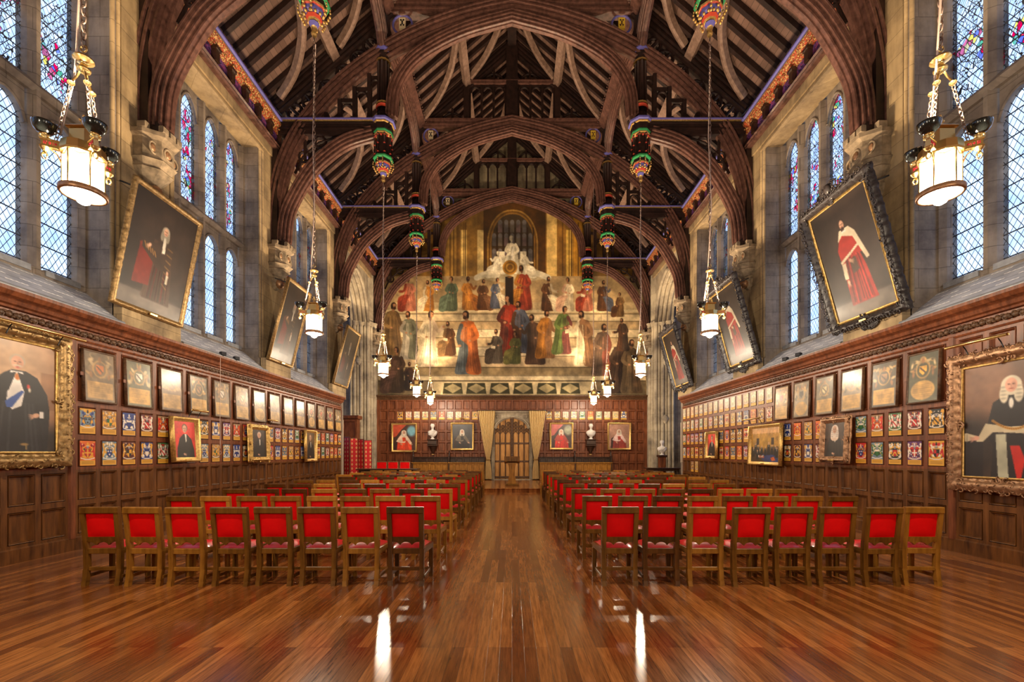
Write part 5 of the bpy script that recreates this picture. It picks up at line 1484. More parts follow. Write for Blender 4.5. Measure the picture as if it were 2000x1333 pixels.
# big framed portraits
picture('framed_portrait', 'large portrait of a man in black with blue sash, in gilt frame at left edge', 'portrait', paint_gentleman()[:, 4:92], 1.16, 1.60, PROF_B, 'gilt_old', (-HW + .10, 6.57, 1.64), RL, 0, .014, slip=.03, seed=1)
picture('framed_portrait', 'large portrait of a wigged figure with gold chain, in carved frame at right edge', 'portrait', paint_chancellor()[:, 16:], 1.20, 1.68, PROF_B, 'gilt_pink', (HW - .10, 6.62, 1.26), RR, 0, .014, slip=.03, seed=2)
# canvases tilted out from the piers
def tilted(sg, y, w, h, z0, lean, label, img, prof, fm, amp, slip, seed, crest=False):
    rx = math.atan(lean / h)
    r = picture('tilted_portrait', label, 'portrait', img, w, h, prof, fm, (sg * 7.16, y, z0), RL if sg < 0 else RR, rx, amp, 'large canvases leaning out from the piers', slip, seed=seed)
    if crest:
        b = MB(); rg = random.Random(seed)
        for k in range(34):
            x = rg.uniform(-.36, .36); z = h + .18 + rg.uniform(0, .26) * (1 - abs(x) / .5); b.ring((x, -.04, z), rg.uniform(.03, .07), .016, 9, 4, a0=rg.uniform(0, 6), a1=rg.uniform(7, 11))
        b.ball((0, -.07, h + .30), .085, .06, .11, 10, 7)
        b.build('carved_crest', M['black_carved'], r); b = MB(); b.ball((0, -.02, -.2), .12, .05, .08)
        for k in range(20):
            x = rg.uniform(-.22, .22); b.ring((x, -.04, -.24 - rg.uniform(0, .1) * (1 - abs(x) / .3)), rg.uniform(.03, .05), .014, 8, 4)
        b.build('carved_pendant', M['black_carved'], r)
    # iron bracket from wall
    b = MB(); Y_ = .02
    b.tube([(w / 2 - .1, .04, h - .05), (w / 2 + .05, .04 + lean * .6, h * .98)], .015, 6); b.tube([(-w / 2 + .1, .04, h - .05), (-w / 2 - .05, .04 + lean * .6, h * .98)], .015, 6)
    b.build('bracket_rods', M['iron'], r)
PROF_T = [(0, 0), (.02, -.02), (.05, -.05), (.09, -.04), (.10, .04)]
PROF_TH = [(0, 0), (.03, -.03), (.07, -.08), (.12, -.10), (.17, -.05), (.18, .04)]
tilted(-1, 9.0, 1.56, 2.12, 4.42, .42, 'nearest tilted canvas on left wall, wigged standing figure beside red table', paint_judge(21, red=False), PROF_T, 'gilt_old', .006, None, 5)
tilted(-1, 14.1, 1.30, 2.32, 4.46, .60, 'second tilted canvas on left wall, dim wigged figure, plain frame', paint_judge(22, red=False) * .8, PROF_T[:4] + [(.09, .04)], 'gilt_old', 0, None, 6)
tilted(-1, 19.0, 1.40, 2.25, 4.48, .58, 'farthest tilted canvas on left wall, nearly black, narrow gilt frame', paint_judge(23, red=False) * .6, PROF_T[:4] + [(.09, .04)], 'gilt_old', 0, None, 7)
tilted(1, 9.2, 1.50, 2.30, 4.46, .66, 'nearest tilted canvas on right wall, red robed figure in black carved frame', paint_judge(24), PROF_TH, 'black_carved', .014, .05, 8, True)
tilted(1, 14.15, 1.45, 2.30, 4.46, .66, 'second tilted canvas on right wall, red robed figure, behind a lantern', paint_judge(25) * .9, PROF_TH, 'black_carved', .014, .05, 9, True)
tilted(1, 19.1, 1.40, 2.20, 4.50, .62, 'farthest tilted canvas on right wall, slender red figure in black frame', paint_judge(26) * .9, PROF_TH, 'black_carved', .014, .05, 10, True)
# medium portraits hung over the panelling
picture('framed_portrait', 'portrait of a dark coated man on red ground, nearest small frame on left wall', 'portrait', paint_half(31, (.74, .16, .12), (.09, .08, .09), hair=(.35, .25, .18)), .62, .78, PROF_M, 'gilt', (-HW + .16, 9.95, 1.52), RL, -.06, seed=1)
picture('framed_portrait', 'portrait of a pale haired man in black, heavy gilt frame on left wall', 'portrait', paint_half(32, (.16, .11, .09), (.07, .06, .07), hair=(.75, .70, .64)), .72, .76, PROF_M + [(.14, .0), (.15, .04)], 'gilt', (-HW + .16, 12.85, 1.50), RL, -.03, .008, seed=3)
picture('framed_portrait', 'portrait of a figure in black under glare, far small frame on left wall', 'portrait', paint_half(33, (.30, .22, .12), (.06, .05, .06), hair=(.6, .5, .4)), .66, .92, PROF_M, 'gilt', (-HW + .14, 16.15, 1.40), RL, -.02, seed=4)
picture('framed_portrait', 'portrait of an elderly sitter with pink ruff, carved frame on right wall', 'portrait', paint_half(34, (.22, .16, .12), (.12, .09, .07), wig=(.86, .80, .74), ruff=True), .60, .74, PROF_M + [(.14, .0), (.15, .04)], 'gilt_pink', (HW - .18, 10.05, 1.54), RR, -.05, .008, seed=5)
picture('framed_painting', 'golden group painting of lawyers around a blue table on right wall', 'painting', paint_group(), 1.42, .96, PROF_M, 'gilt', (HW - .16, 12.85, 1.36), RR, -.03, seed=6)
picture('framed_portrait', 'portrait of a dark coated man on red ground, far small frame on right wall', 'portrait', paint_half(35, (.70, .20, .14), (.09, .07, .07), hair=(.3, .2, .15)), .66, .78, PROF_M, 'gilt', (HW - .14, 16.3, 1.50), RR, -.03, seed=7)
# portraits on the far wall
def farpic(px0, px1, py0, py1, label, img, fm='gilt'):
    s = 36.2; x = ((px0 + px1) / 2 - 1000) / s; w = (px1 - px0) / s - .20; z0 = EYE + (884 - py1) / s + .10; h = (py1 - py0) / s - .20
    picture('framed_portrait', label, 'portrait', img, w, h, PROF_M, fm, (x, END - .17, z0), 0, 0, 0, 'four framed portraits on the far panelling')
farpic(765, 815, 827, 883.5, 'portrait in white wig and orange robe, far wall beside the left corner', paint_robed(41, (.25, .14, .10), (.82, .26, .12), (.88, .76, .66), (.72, .28, .16), (.42, .62, .68)))
farpic(880.5, 926, 826, 880, 'portrait of figure in black on dark grey, far wall left of curtains', paint_robed(42, (.20, .20, .22), (.13, .12, .13), (.40, .36, .30)))
farpic(1073, 1119.5, 826, 879, 'portrait with red drapery and red robe, far wall right of curtains', paint_robed(43, (.24, .16, .14), (.78, .16, .10), (.62, .22, .16), (.74, .34, .30), (.6, .6, .5)))
farpic(1186, 1232, 826, 879.5, 'portrait in pink and brown robes, far wall beside the right corner', paint_robed(44, (.62, .46, .38), (.56, .20, .16), (.82, .70, .66)))

# picture lights
def picture_light(loc, rz, w, label, arms=True):
    r = empty('picture_light', loc, rz, label, 'picture light', 'slim brass picture lights')
    b = MB(); b.tube([(-w / 2, 0, 0), (w / 2, 0, 0)], .024, 8, up=(0, 0, 1)); b.build('tube_shade', M['brass'], r)
    b = MB()
    for x in (-w * .28, w * .28): b.tube([(x, 0, 0), (x, .06, .02), (x, .12, -.06), (x, .16, -.14)], .008, 6, up=(1, 0, 0))
    b.build('bracket_arm', M['iron'], r)
picture_light((-HW + .34, 6.75, 3.44), RL, 1.3, 'long brass picture light over the large left portrait')
picture_light((HW - .42, 6.75, 3.27), RR, .9, 'long brass picture light over the large right portrait')
picture_light((-HW + .30, 10.2, 2.56), RL, .5, 'short brass picture light over the red portrait on the left wall')
picture_light((-HW + .30, 13.3, 2.56), RL, .5, 'short brass picture light over the pale haired portrait on left wall')
picture_light((HW - .30, 13.3, 2.60), RR, 1.0, 'brass picture light over the golden group painting')
for x, wd in ((-2.65, 'black robed'), (2.65, 'red draped')): picture_light((x, END - .36, 3.46), 0, .36, 'tiny brass picture light above the %s portrait on far wall' % wd)

for sg, y, wd in ((-1, 11.3, 'nearer of the pair on left cornice'), (-1, 11.85, 'farther of the pair on left cornice'), (1, 11.4, 'nearer of the pair on right cornice'), (1, 11.95, 'farther of the pair on right cornice')):
    b = MB(); b.bbox(-.05, .05, -.06, .06, .05, .14, .01); b.tube([(0, 0, 0), (0, 0, .06)], .012, 6); b.lathe([(.04, 0), (.04, .012)], 10)
    o = b.build('spotlight', M['iron'], None, (sg * (HW - .10), y, 3.982)); o.rotation_euler = (0, 0, .4 * sg)
    tag(o, 'small black spotlight on the panelling cornice, %s' % wd, 'spotlight', 'small black cornice spotlights')

b = MB(); b.tube([(-HW + .16, 11.05, 3.98), (-HW + .20, 11.05, 3.92), (-HW + .19, 11.05, 2.4), (-HW + .19, 11.06, 1.72)], .006, 5, up=(0, 1, 0)); b.ring((-HW + .19, 11.06, 1.62), .04, .006, 12, 4, 'x', flat=1)
tag(b.build('pull_cord', M['cable']), 'thin pale cord with a loop hanging down the left wall panelling', 'cord')

# ------------------------------------------------------------------ heraldic boards
ORD = ['nearest', 'second', 'third', 'fourth', 'fifth', 'sixth', 'seventh', 'eighth', 'ninth', 'tenth', 'eleventh', 'twelfth', 'thirteenth', 'fourteenth', 'fifteenth', 'sixteenth', 'seventeenth',
       'eighteenth', 'nineteenth', 'twentieth', 'twenty-first', 'twenty-second', 'twenty-third', 'twenty-fourth', 'twenty-fifth', 'twenty-sixth', 'twenty-seventh', 'twenty-eighth']
BOARD_L = [(1, (.40, .34, .25), 'o', .9, 'faded greenish brown'), (2, (.36, .36, .24), 'w', .3, 'green and cream'), (4, (.46, .38, .33), 't', 1.0, 'worn pinkish brown'), (5, (.30, .27, .18), 't', .4, 'dark olive'), (7, (.42, .34, .22), 'w', .5, 'tan'),
           (8, (.50, .40, .30), 'y', .6, 'light tan'), (3, (.46, .38, .26), 'y', .5, 'cream and gold'), (10, (.48, .38, .34), 't', 1.0, 'blank brown'), (11, (.44, .36, .33), 't', 1.0, 'glossy grey brown'), (13, (.42, .35, .32), 't', 1.0, 'dull brown'),
           (6, (.34, .28, .18), 'o', .4, 'gold lettered'), (14, (.48, .36, .16), 'o', .2, 'bright gold'), (16, (.34, .24, .16), 'r', .1, 'red and gold'), (17, (.34, .32, .20), 'w', .5, 'olive grey')]
BOARD_R = [(21, (.24, .25, .15), 'g', .3, 'dark green and gold'), (22, (.26, .24, .19), 't', .3, 'dark brown'), (23, (.56, .50, .42), 'o', .4, 'pale silvery'), (25, (.42, .38, .28), 'y', .4, 'grey green'), (24, (.52, .46, .36), 'k', .4, 'pale with round gold text'), (26, (.60, .44, .22), 'r', .1, 'gold and red')]
def big_board(sg, k, spec):
    sd, tone, ar, wash, word = spec; y = 7.585 + .422 + .844 * k
    side = 'left' if sg < 0 else 'right'
    r = empty('heraldic_board', (sg * (HW - .05), y + (.02 if sg > 0 else 0), 2.53), RL if sg < 0 else RR, '%s framed armorial board, %s in the top row, %s wall' % (word, ORD[k], side), 'armorial board', 'large armorial boards on the %s wall' % side)
    r.rotation_euler = (-.035, 0, r.rotation_euler.z)
    put_mesh('painted_panel', grid_mesh('painted_panel', paint_board(sd, tone, ar, wash), .57, .84, M['board_paint'], .02), r)
    frame_mesh(.57, .84, [(0, 0), (.008, -.012), (.03, -.016), (.038, .03)], None).build('frame', M['carved_wood'], r)
    b = MB(); b.bbox(-.03, .03, -.012, .012, .885, .905, .004); b.build('top_catch', M['panel_wood'], r)
    b = MB(); b.bbox(-.37, -.312, -.01, .015, .40, .46, .006); b.build('side_catch', M['panel_wood'], r)
for k, sp in enumerate(BOARD_L): big_board(-1, k, sp)
for k, sp in enumerate(BOARD_R): big_board(1, k, sp)

VAR = [('g', 'sb', 's', 'k', 'gold and blue'), ('t', 'gt', 'n', 'g', 'tan and gold'), ('b', 'wb', 'b', 'w', 'navy and white'), ('d', 'wr', 'r', 'w', 'crimson and white'), ('t', 'ro', 'o', 'w', 'tan and red'),
       ('o', 'rg', 'r', 'g', 'orange and red'), ('s', 'gw', 'b', 'w', 'pale blue and gold'), ('d', 'gk', 'k', 'g', 'gold and black'), ('b', 'gw', 'w', 'b', 'blue and gold'), ('n', 'wr', 'w', 'r', 'green and white'),
       ('k', 'wg', 'r', 'g', 'black and white'), ('p', 'wr', 'r', 'w', 'purple and pink'), ('r', 'gb', 'b', 'w', 'red and blue'), ('g', 'rw', 'r', 'k', 'yellow and red'), ('s', 'nw', 'n', 'w', 'grey green'), ('k', 'gw', 'g', 'k', 'dark with gold supporters')]
SHM = {}
def arms_mesh(v, wash=0.0, w=.285, h=.425, wpx=34, hpx=50):
    key = (v, wash, w)
    if key not in SHM:
        bg, man, sh, ch, _ = VAR[v]
        SHM[key] = grid_mesh('coat_of_arms_panel', paint_arms(v + 3, bg, man, sh, ch, wash, wpx, hpx, w / h), w, h, M['shield_paint'], .02)
    return SHM[key]
def arms_panel(sg, k, row, v, wash=0.0, n=0):
    z = {'lower': 1.40, 'upper': 1.95, 'third': 2.50, 'top': 3.03, 'bottom': .85}[row]
    y = 7.585 + .422 * (k + .5); side = 'left' if sg < 0 else 'right'
    rowname = {'lower': 'lower row', 'upper': 'upper row' if sg < 0 else 'second row', 'third': 'third row', 'top': 'topmost row', 'bottom': 'lowest pair'}[row]
    o = put_mesh('coat_of_arms_panel', arms_mesh(v, wash), None, (sg * (HW - .012), y, z), RL if sg < 0 else RR)
    wd = VAR[v][4] if not wash else 'faded ' + VAR[v][4]
    tag(o, '%s coat of arms, %s along the %s, %s wall' % (wd, ORD[n].replace('nearest', 'first'), rowname, side), 'coat of arms', 'small coats of arms on the %s wall' % side)
rg = random.Random(12)
SKIP_L = {5, 6, 12, 13, 20, 21}; SKIP_R = {5, 6, 11, 12, 13, 20}
SPEC_L = {'upper': [0, 1, 2, 3, 4], 'lower': [5, 6, 7, 8, 9]}; SPEC_R = {'upper': [15, 3, 9, 4, 14], 'lower': [13, 11, 10, 14, 12]}
for sg, skip, spec in ((-1, SKIP_L, SPEC_L), (1, SKIP_R, SPEC_R)):
    for row in ('upper', 'lower'):
        n = 0
        for k in range(28):
            if k in skip: continue
            v = spec[row][k] if k < 5 else rg.randrange(16)
            arms_panel(sg, k, row, v, 0.0, n); n += 1
for row in ('third', 'top'):
    for n, k in enumerate(range(12, 28)):
        arms_panel(1, k, row, rg.randrange(16), .45 if row == 'third' else .78, n)
arms_panel(1, 24, 'bottom', 1, .3, 0); arms_panel(1, 25, 'bottom', 7, .3, 1)
for sg in (-1, 1):
    for k in range(10):
        x = sg * (2.0 + .4475 * k); v = rg.randrange(16); wash = (.2, .5, .75, .6, .1)[k % 5]
        o = put_mesh('coat_of_arms_panel', arms_mesh(v, wash, .31, .46, 20, 28), None, (x, END - .09, 3.385))
        tag(o, '%s%s coat of arms, far wall, %s from %s curtain' % ('faded ' if wash > .3 else '', VAR[v][4], ORD[k].replace('nearest', 'first'), 'left' if sg < 0 else 'right'), 'coat of arms', 'small coats of arms on the far wall')

# ------------------------------------------------------------------ chairs
def chair_parts(oak, joined=False):
    W2 = .223
    def leg_rear(b, sg):
        x = sg * (W2 - .027)
        # rear leg: foot kicked back, back raked towards -Y
        pts = [(-.035, 0), (-.02, .06), (0, .20), (0, .44), (-.012, .55), (-.055, .93)]
        P = [(x, y, z) for (y, z) in pts]
        for i in range(len(P) - 1):
            (x0, y0, z0), (x1, y1, z1) = P[i], P[i + 1]; h = .027
            vs = [(x0 + sx * h + (sg * -.006), y0 + sy * h, z0) for (sx, sy) in ((-1, -1), (1, -1), (1, 1), (-1, 1))] + [(x1 + sx * h, y1 + sy * h, z1) for (sx, sy) in ((-1, -1), (1, -1), (1, 1), (-1, 1))]
            b.add(vs, [(0, 1, 5, 4), (1, 2, 6, 5), (2, 3, 7, 6), (3, 0, 4, 7)] + ([(3, 2, 1, 0)] if i == 0 else []) + ([(4, 5, 6, 7)] if i == len(P) - 2 else []))
    def leg_front(b, sg): b.bbox(sg * .225 - .026, sg * .225 + .026, .39, .442, 0, .44, .008)
    def top(b):
        b.bbox(-W2, W2, -.085, -.030, .885, .965, .010)
    def low(b):
        n = 24; xs = [-W2 + .048 + (2 * W2 - .096) * i / n for i in range(n + 1)]; vs = []
        for x in xs:
            t = (x + W2) / (2 * W2); sc = abs(math.sin(t * PI * 3.0 - .0)); zb = .486 + .046 * sc ** .55
            vs += [(x, -.022, zb), (x, .012, zb), (x, .006, .595), (x, -.036, .595)]
        b.add(vs, [(i * 4 + j, i * 4 + (j + 1) % 4, (i + 1) * 4 + (j + 1) % 4, (i + 1) * 4 + j) for i in range(n) for j in range(4)])
    def sframe(b):
        b.bbox(-W2 + .046, W2 - .046, -.018, .018, .385, .452, .005); b.bbox(-.24, .24, .40, .435, .385, .452, .005)
        for sg in (-1, 1):
            vs = []
            for (y, xo) in ((.02, .205), (.41, .232)):
                vs += [(sg * (xo - .018), y, .385), (sg * (xo + .018), y, .385), (sg * (xo + .018), y, .452), (sg * (xo - .018), y, .452)]
            b.add(vs, [(0, 1, 5, 4), (1, 2, 6, 5), (2, 3, 7, 6), (3, 0, 4, 7)])
    def seat(b):
        b.smooth = True; n = 8; m = 8
        vs = []
        for j in range(m + 1):
            for i in range(n + 1):
                u = i / n * 2 - 1; v = j / m; hw = (.19 + .03 * v)
                z = .455 + .048 * (1 - abs(u) ** 5) * (1 - abs(v * 2 - 1) ** 5)
                vs.append((u * hw, .018 + v * .41, z))
        b.add(vs, [(j * (n + 1) + i, j * (n + 1) + i + 1, (j + 1) * (n + 1) + i + 1, (j + 1) * (n + 1) + i) for j in range(m) for i in range(n)])
        b.smooth = False
        b.box(-.185, .185, .02, .425, .43, .456)
    def backc(b):
        b.smooth = True; n = 8; m = 8
        for (s_, th) in ((-1, .016), (1, .028)):
            vs = []
            for j in range(m + 1):
                for i in range(n + 1):
                    u = i / n * 2 - 1; v = j / m; z = .592 + v * .296
                    y = -.012 - .1 * (z - .55) + s_ * (.004 + th * (1 - abs(u) ** 4) * (1 - abs(v * 2 - 1) ** 4))
                    vs.append((u * (W2 - .047), y, z))
            b.add(vs, [(j * (n + 1) + i, j * (n + 1) + i + 1, (j + 1) * (n + 1) + i + 1, (j + 1) * (n + 1) + i) for j in range(m) for i in range(n)])
        b.smooth = False
    def st(b, which):
        if which == 0: b.bbox(-W2 + .04, W2 - .04, -.014, .014, .178, .224, .004)
        else: b.bbox(which * .213 - .013, which * .213 + .013, -.01, .42, .085, .125, .004)
    r = empty('dining_chair')
    if joined:
        b = MB(); [leg_rear(b, s_) for s_ in (-1, 1)]; [leg_front(b, s_) for s_ in (-1, 1)]; top(b); low(b); sframe(b); st(b, 0); b.build('frame', oak, r)
    else:
        for s_ in (-1, 1):
            b = MB(); leg_rear(b, s_); b.build('leg', oak, r)
            b = MB(); leg_front(b, s_); b.build('leg', oak, r)
            b = MB(); st(b, s_); b.build('stretcher', oak, r)
        b = MB(); st(b, 0); b.bbox(-.2, .2, .395, .42, .085, .12, .004); b.build('stretcher', oak, r)
        b = MB(); top(b); b.build('top_rail', oak, r)
        b = MB(); low(b); b.build('scalloped_rail', oak, r)
        b = MB(); sframe(b); b.build('seat_frame', oak, r)
    b = MB(); seat(b); b.build('seat', M['seat_red'], r)
    b = MB(); backc(b); b.build('backrest', M['velvet'], r)
    return r
OAKS = ['oak_a', 'oak_b', 'oak_c', 'oak_d']; OW = {'oak_a': 'golden oak', 'oak_b': 'brown oak', 'oak_c': 'dark oak', 'oak_d': 'pale oak'}
PROTO = {}; USED = set()
ROWS = [5.58, 6.96, 8.32, 9.68, 11.05, 12.40, 13.6, 14.75, 15.85, 16.9]
RN = ['nearest', 'second', 'third', 'fourth', 'fifth', 'sixth', 'seventh', 'eighth', 'ninth', 'farthest']
CN = ['aisle chair', 'second from the aisle', 'third from the aisle', 'fourth from the aisle', 'fifth from the aisle', 'sixth from the aisle', 'seventh from the aisle', 'wall-end chair']
FRONT = {(-1, 0): 'cabcabbb', (1, 0): 'bcabbcba'}
fr_l = ['c', 'a', 'b', 'b', 'b', 'a', 'a', 'b', 'b']      # left block, from aisle outwards
fr_r = ['b', 'c', 'a', 'b', 'b', 'b', 'b', 'a']
rg = random.Random(77)
for ri, y in enumerate(ROWS):
    for sg in (-1, 1):
        for k in range(8):
            key = 'oak_' + ((fr_l if sg < 0 else fr_r)[k] if ri == 0 else rg.choice('aabbbccd'))
            j = ri >= 6
            if (key, j) not in PROTO: PROTO[(key, j)] = chair_parts(M[key], j)
            p = PROTO[(key, j)]
            if (key, j) in USED: c = copy_tree(p)
            else: c = p; USED.add((key, j))
            x = sg * (1.305 + .530 * k) + rg.uniform(-.012, .012); rot = rg.uniform(-.02, .02)
            if ri == 0: rot = (-.02 if k < 6 else -.05) * sg * -1 * (-1 if sg < 0 else 1) * 0 + rg.uniform(-.025, .025)
            if ri == 0 and k == 7: rot = -.06 * sg
            c.location = (x, y + rg.uniform(-.02, .02), 0); c.rotation_euler = (0, 0, rot)
            tag(c, '%s chair with red padding, %s, %s row, %s block' % (OW[key], CN[k], RN[ri], 'left' if sg < 0 else 'right'), 'chair', 'rows of red padded oak chairs')

# ------------------------------------------------------------------ far end furniture
# lectern
r = empty('lectern', (0, 20.25, PH), 0, 'wooden lectern with waisted column in front of the oak door', 'lectern')
b = MB(); b.bbox(-.30, .30, -.20, .20, 0, .06, .015); b.bbox(-.26, .26, -.17, .17, .06, .09, .01); b.build('base', M['oak_b'], r)
b = MB(); prof = [(.20, .09), (.15, .35), (.125, .60), (.15, .85), (.21, 1.02)]
P = cr(prof, 4); vs = []
for (w, z) in P: vs += [(-w, -.14, z), (w, -.14, z), (w, .14, z), (-w, .14, z)]
b.add(vs, [(i * 4 + j, i * 4 + (j + 1) % 4, (i + 1) * 4 + (j + 1) % 4, (i + 1) * 4 + j) for i in range(len(P) - 1) for j in range(4)])
b.build('column', M['oak_a'], r)  # lighter oak than base and desk: lamp light put into the colour
b = MB(); vs = [(-.34, -.26, 1.08), (.34, -.26, 1.08), (.34, .22, .98), (-.34, .22, .98), (-.34, -.26, 1.30), (.34, -.26, 1.30), (.34, .22, 1.10), (-.34, .22, 1.10)]
b.add(vs, [(0, 3, 2, 1), (4, 5, 6, 7), (0, 1, 5, 4), (1, 2, 6, 5), (2, 3, 7, 6), (3, 0, 4, 7)]); b.build('desk_top', M['oak_b'], r)
b = MB(); b.tube([(0, -.24, 1.29), (0, -.245, 1.36)], .012, 6); b.ball((0, -.245, 1.37), .022); b.build('small_lamp', M['chain_metal'], r)

# curtains
for sg, nm in ((-1, 'left'), (1, 'right')):
    b = MB(); b.smooth = True; rows = [(3.84, .90, 1.80), (3.3, .94, 1.72), (2.6, 1.00, 1.62), (2.0, 1.07, 1.52), (1.55, 1.13, 1.43), (1.28, 1.17, 1.37), (1.10, 1.15, 1.40), (.7, 1.10, 1.43), (.20, 1.08, 1.45)]
    R_ = cr(rows, 3); n = 60; vs = []
    for (z, a, c_) in R_:
        for i in range(n + 1):
            t = i / n; x = a + (c_ - a) * t; amp = .022 + .035 * (c_ - a)
            vs.append((sg * x, -.28 + amp * math.sin(t * 2 * PI * 9), z))
    m = len(R_); b.add(vs, [(j * (n + 1) + i, j * (n + 1) + i + 1, (j + 1) * (n + 1) + i + 1, (j + 1) * (n + 1) + i) for j in range(m - 1) for i in range(n)])
    b.smooth = False
    r = empty('curtain', (0, END - .1, 0), 0, 'long gold curtain gathered on the %s side of the oak door' % nm, 'curtain', 'gold door curtains')
    b.build('cloth', M['curtain_cloth'], r)
    b = MB(); b.ring((sg * 1.27, -.28, 1.26), .13, .02, 16, 6, 'z'); b.build('tie_back', M['gilt'], r)
b = MB(); b.tube([(-1.85, END - .38, 3.87), (1.85, END - .38, 3.87)], .02, 8)
for x in (-1.8, 1.8): b.tube([(x, END - .38, 3.87), (x, END - .1, 3.87)], .015, 6)
tag(b.build('curtain_rail', M['dark_oak']), 'dark curtain rail above the oak door', 'curtain rail')

# busts
def bust(name_label, loc, s=1.0, ped=None, turn=0.0):
    r = empty('marble_bust', loc, turn, name_label, 'bust', 'white marble busts')
    b = MB(); b.lathe([(.11, 0), (.12, .03), (.08, .05), (.06, .10), (.09, .13)], 14, (0, 0, 0)); b.build('socle', M['marble'], r)
    b = MB(); b.smooth = True
    lv = [(.13, .10, .09, 0), (.18, .17, .12, 0), (.25, .22, .14, 0), (.31, .25, .15, 0), (.38, .255, .15, .01), (.43, .23, .13, .01), (.47, .14, .095, .01), (.50, .075, .075, 0), (.55, .062, .07, -.01), (.60, .07, .085, -.02), (.66, .085, .10, -.025), (.72, .09, .105, -.02), (.78, .075, .09, -.015), (.815, .04, .05, -.01), (.825, .005, .005, -.01)]
    n = 16; vs = []
    for (z, rx_, ry_, oy) in lv:
        for k in range(n):
            a = 2 * PI * k / n; vs.append((rx_ * math.cos(a), oy + ry_ * math.sin(a), z))
    b.add(vs, [(i * n + k, i * n + (k + 1) % n, (i + 1) * n + (k + 1) % n, (i + 1) * n + k) for i in range(len(lv) - 1) for k in range(n)]); b.smooth = False
    b.ball((0, -.135, .655), .016, .03, .028); b.ball((0, -.105, .70), .06, .02, .012); b.ball((0, -.115, .615), .03, .015, .010); b.ball((0, -.10, .58), .035, .03, .025)
    for sx in (-1, 1): b.ball((sx * .035, -.112, .685), .014, .012, .010); b.ball((sx * .088, -.01, .67), .012, .025, .035)
    for k in range(5): b.tube([(-.2 + .05 * k, -.12 - .01 * k, .22), (-.05 + .03 * k, -.155, .34), (.06 + .03 * k, -.12, .44)], .016, 5, up=(0, 1, 0))
    b.build('figure', M['marble'], r)
    b = MB()
    for k in range(26):
        a = k * 2.4; z = .70 + .11 * (k / 26); q_ = .095 * math.sqrt(max(0, 1 - ((z - .70) / .13) ** 2)); y = -.015 + q_ * math.sin(a) * 1.05
        if y > -.08: b.ball((q_ * math.cos(a), y, z), .028, n=6, m=4)
    b.build('hair', M['marble'], r)
    r.scale = (s, s, s)
    return r
s_ = 36.4
for px, nm in ((845.5, 'left'), (1153.5, 'right')):
    x = (px - 1000) / s_; zt = EYE + (884 - 858.5) / s_
    bust('white marble bust on carved wall bracket, %s of the curtained door' % nm, (x, END - .34, zt), 1.0)
    r = empty('wall_bracket', (x, END - .1, zt), 0, 'dark carved wooden bracket under the bust %s of the door' % nm, 'bracket', 'carved wall brackets on the far wall')
    b = MB(); b.bbox(-.27, .27, -.42, 0, -.05, 0, .015); b.bbox(-.24, .24, -.38, 0, -.30, -.05, .03); b.bbox(-.27, .27, -.40, 0, -.36, -.30, .01)
    b.build('shelf', M['dark_oak'], r)
    b = MB(); b.lathe([(.20, -.36), (.22, -.42), (.16, -.50), (.15, -.55), (.10, -.62), (.09, -.68), (.05, -.74), (.01, -.78)], 10, (0, -.14, 0), sy=.6); b.build('corbel_carving', M['dark_oak'], r)
    b = MB(); b.bbox(-.06, .06, -.11, -.095, -.84, -.80, .003); b.build('name_plate', M['brass'], r)
r = bust('white marble bust with draped shoulders on pedestal in the right alcove', (7.22, 21.9, 1.50), .86, turn=-.3)
r = empty('bust_pedestal', (7.22, 21.9, PH), 0, 'dark wooden pedestal under the bust in the right alcove', 'pedestal')
b = MB(); b.bbox(-.20, .20, -.20, .20, 0, .10, .01); b.build('base', M['dark_oak'], r)
b = MB(); b.bbox(-.15, .15, -.15, .15, .10, 1.25, .02); b.build('shaft', M['panel_wood'], r)
b = MB(); b.bbox(-.20, .20, -.20, .20, 1.25, 1.35, .02); b.build('cap', M['dark_oak'], r)

# pews either side of the door
for sg, nm in ((-1, 'left'), (1, 'right')):
    for k, (xa, xb) in enumerate(((1.46, 3.38), (3.40, 5.30))):
        x0, x1 = (xa, xb) if sg > 0 else (-xb, -xa)
        r = empty('panelled_bench', ((x0 + x1) / 2, END - .55, PH), 0, 'long panelled oak bench %s on the %s side' % ('beside the curtain' if k == 0 else 'farther from the door', nm), 'bench', 'panelled benches along the far wall')
        w = (x1 - x0) / 2
        b = MB(); b.bbox(-w, w, .28, .36, 0, 1.18, .02); b.bbox(-w - .0, w, .24, .38, 1.18, 1.24, .02)
        Tb = lambda x, o, z: (x, .28 - o, z)
        panel_cells(b, lambda x, o, z: (x, .27 - o, z), [-w + i * w * 2 / 5 for i in range(6)], [.88, 1.18], .03)
        b.build('back', M['dark_oak'], r)
        b = MB(); b.bbox(-w, w, -.06, .0, 0, .90, .015); b.bbox(-w, w, -.10, .06, .90, .95, .015); panel_cells(b, lambda x, o, z: (x, -.07 - o, z), [-w + i * w * 2 / 6 for i in range(7)], [.08, .88], .03); b.build('front_panel', M['oak_a'], r)
        b = MB(); b.box(-w, w, .02, .26, .42, .46); b.build('seat', M['oak_b'], r)
        b = MB()
        xe = -w + .04 if sg < 0 else w - .04
        b.bbox(xe - .035, xe + .035, -.08, .36, 0, 1.30, .015); b.lathe([(.035, 1.30), (.055, 1.36), (.03, 1.42), (.045, 1.48), (.01, 1.58)], 8, (xe, .14, 0)); b.build('bench_end', M['dark_oak'], r)

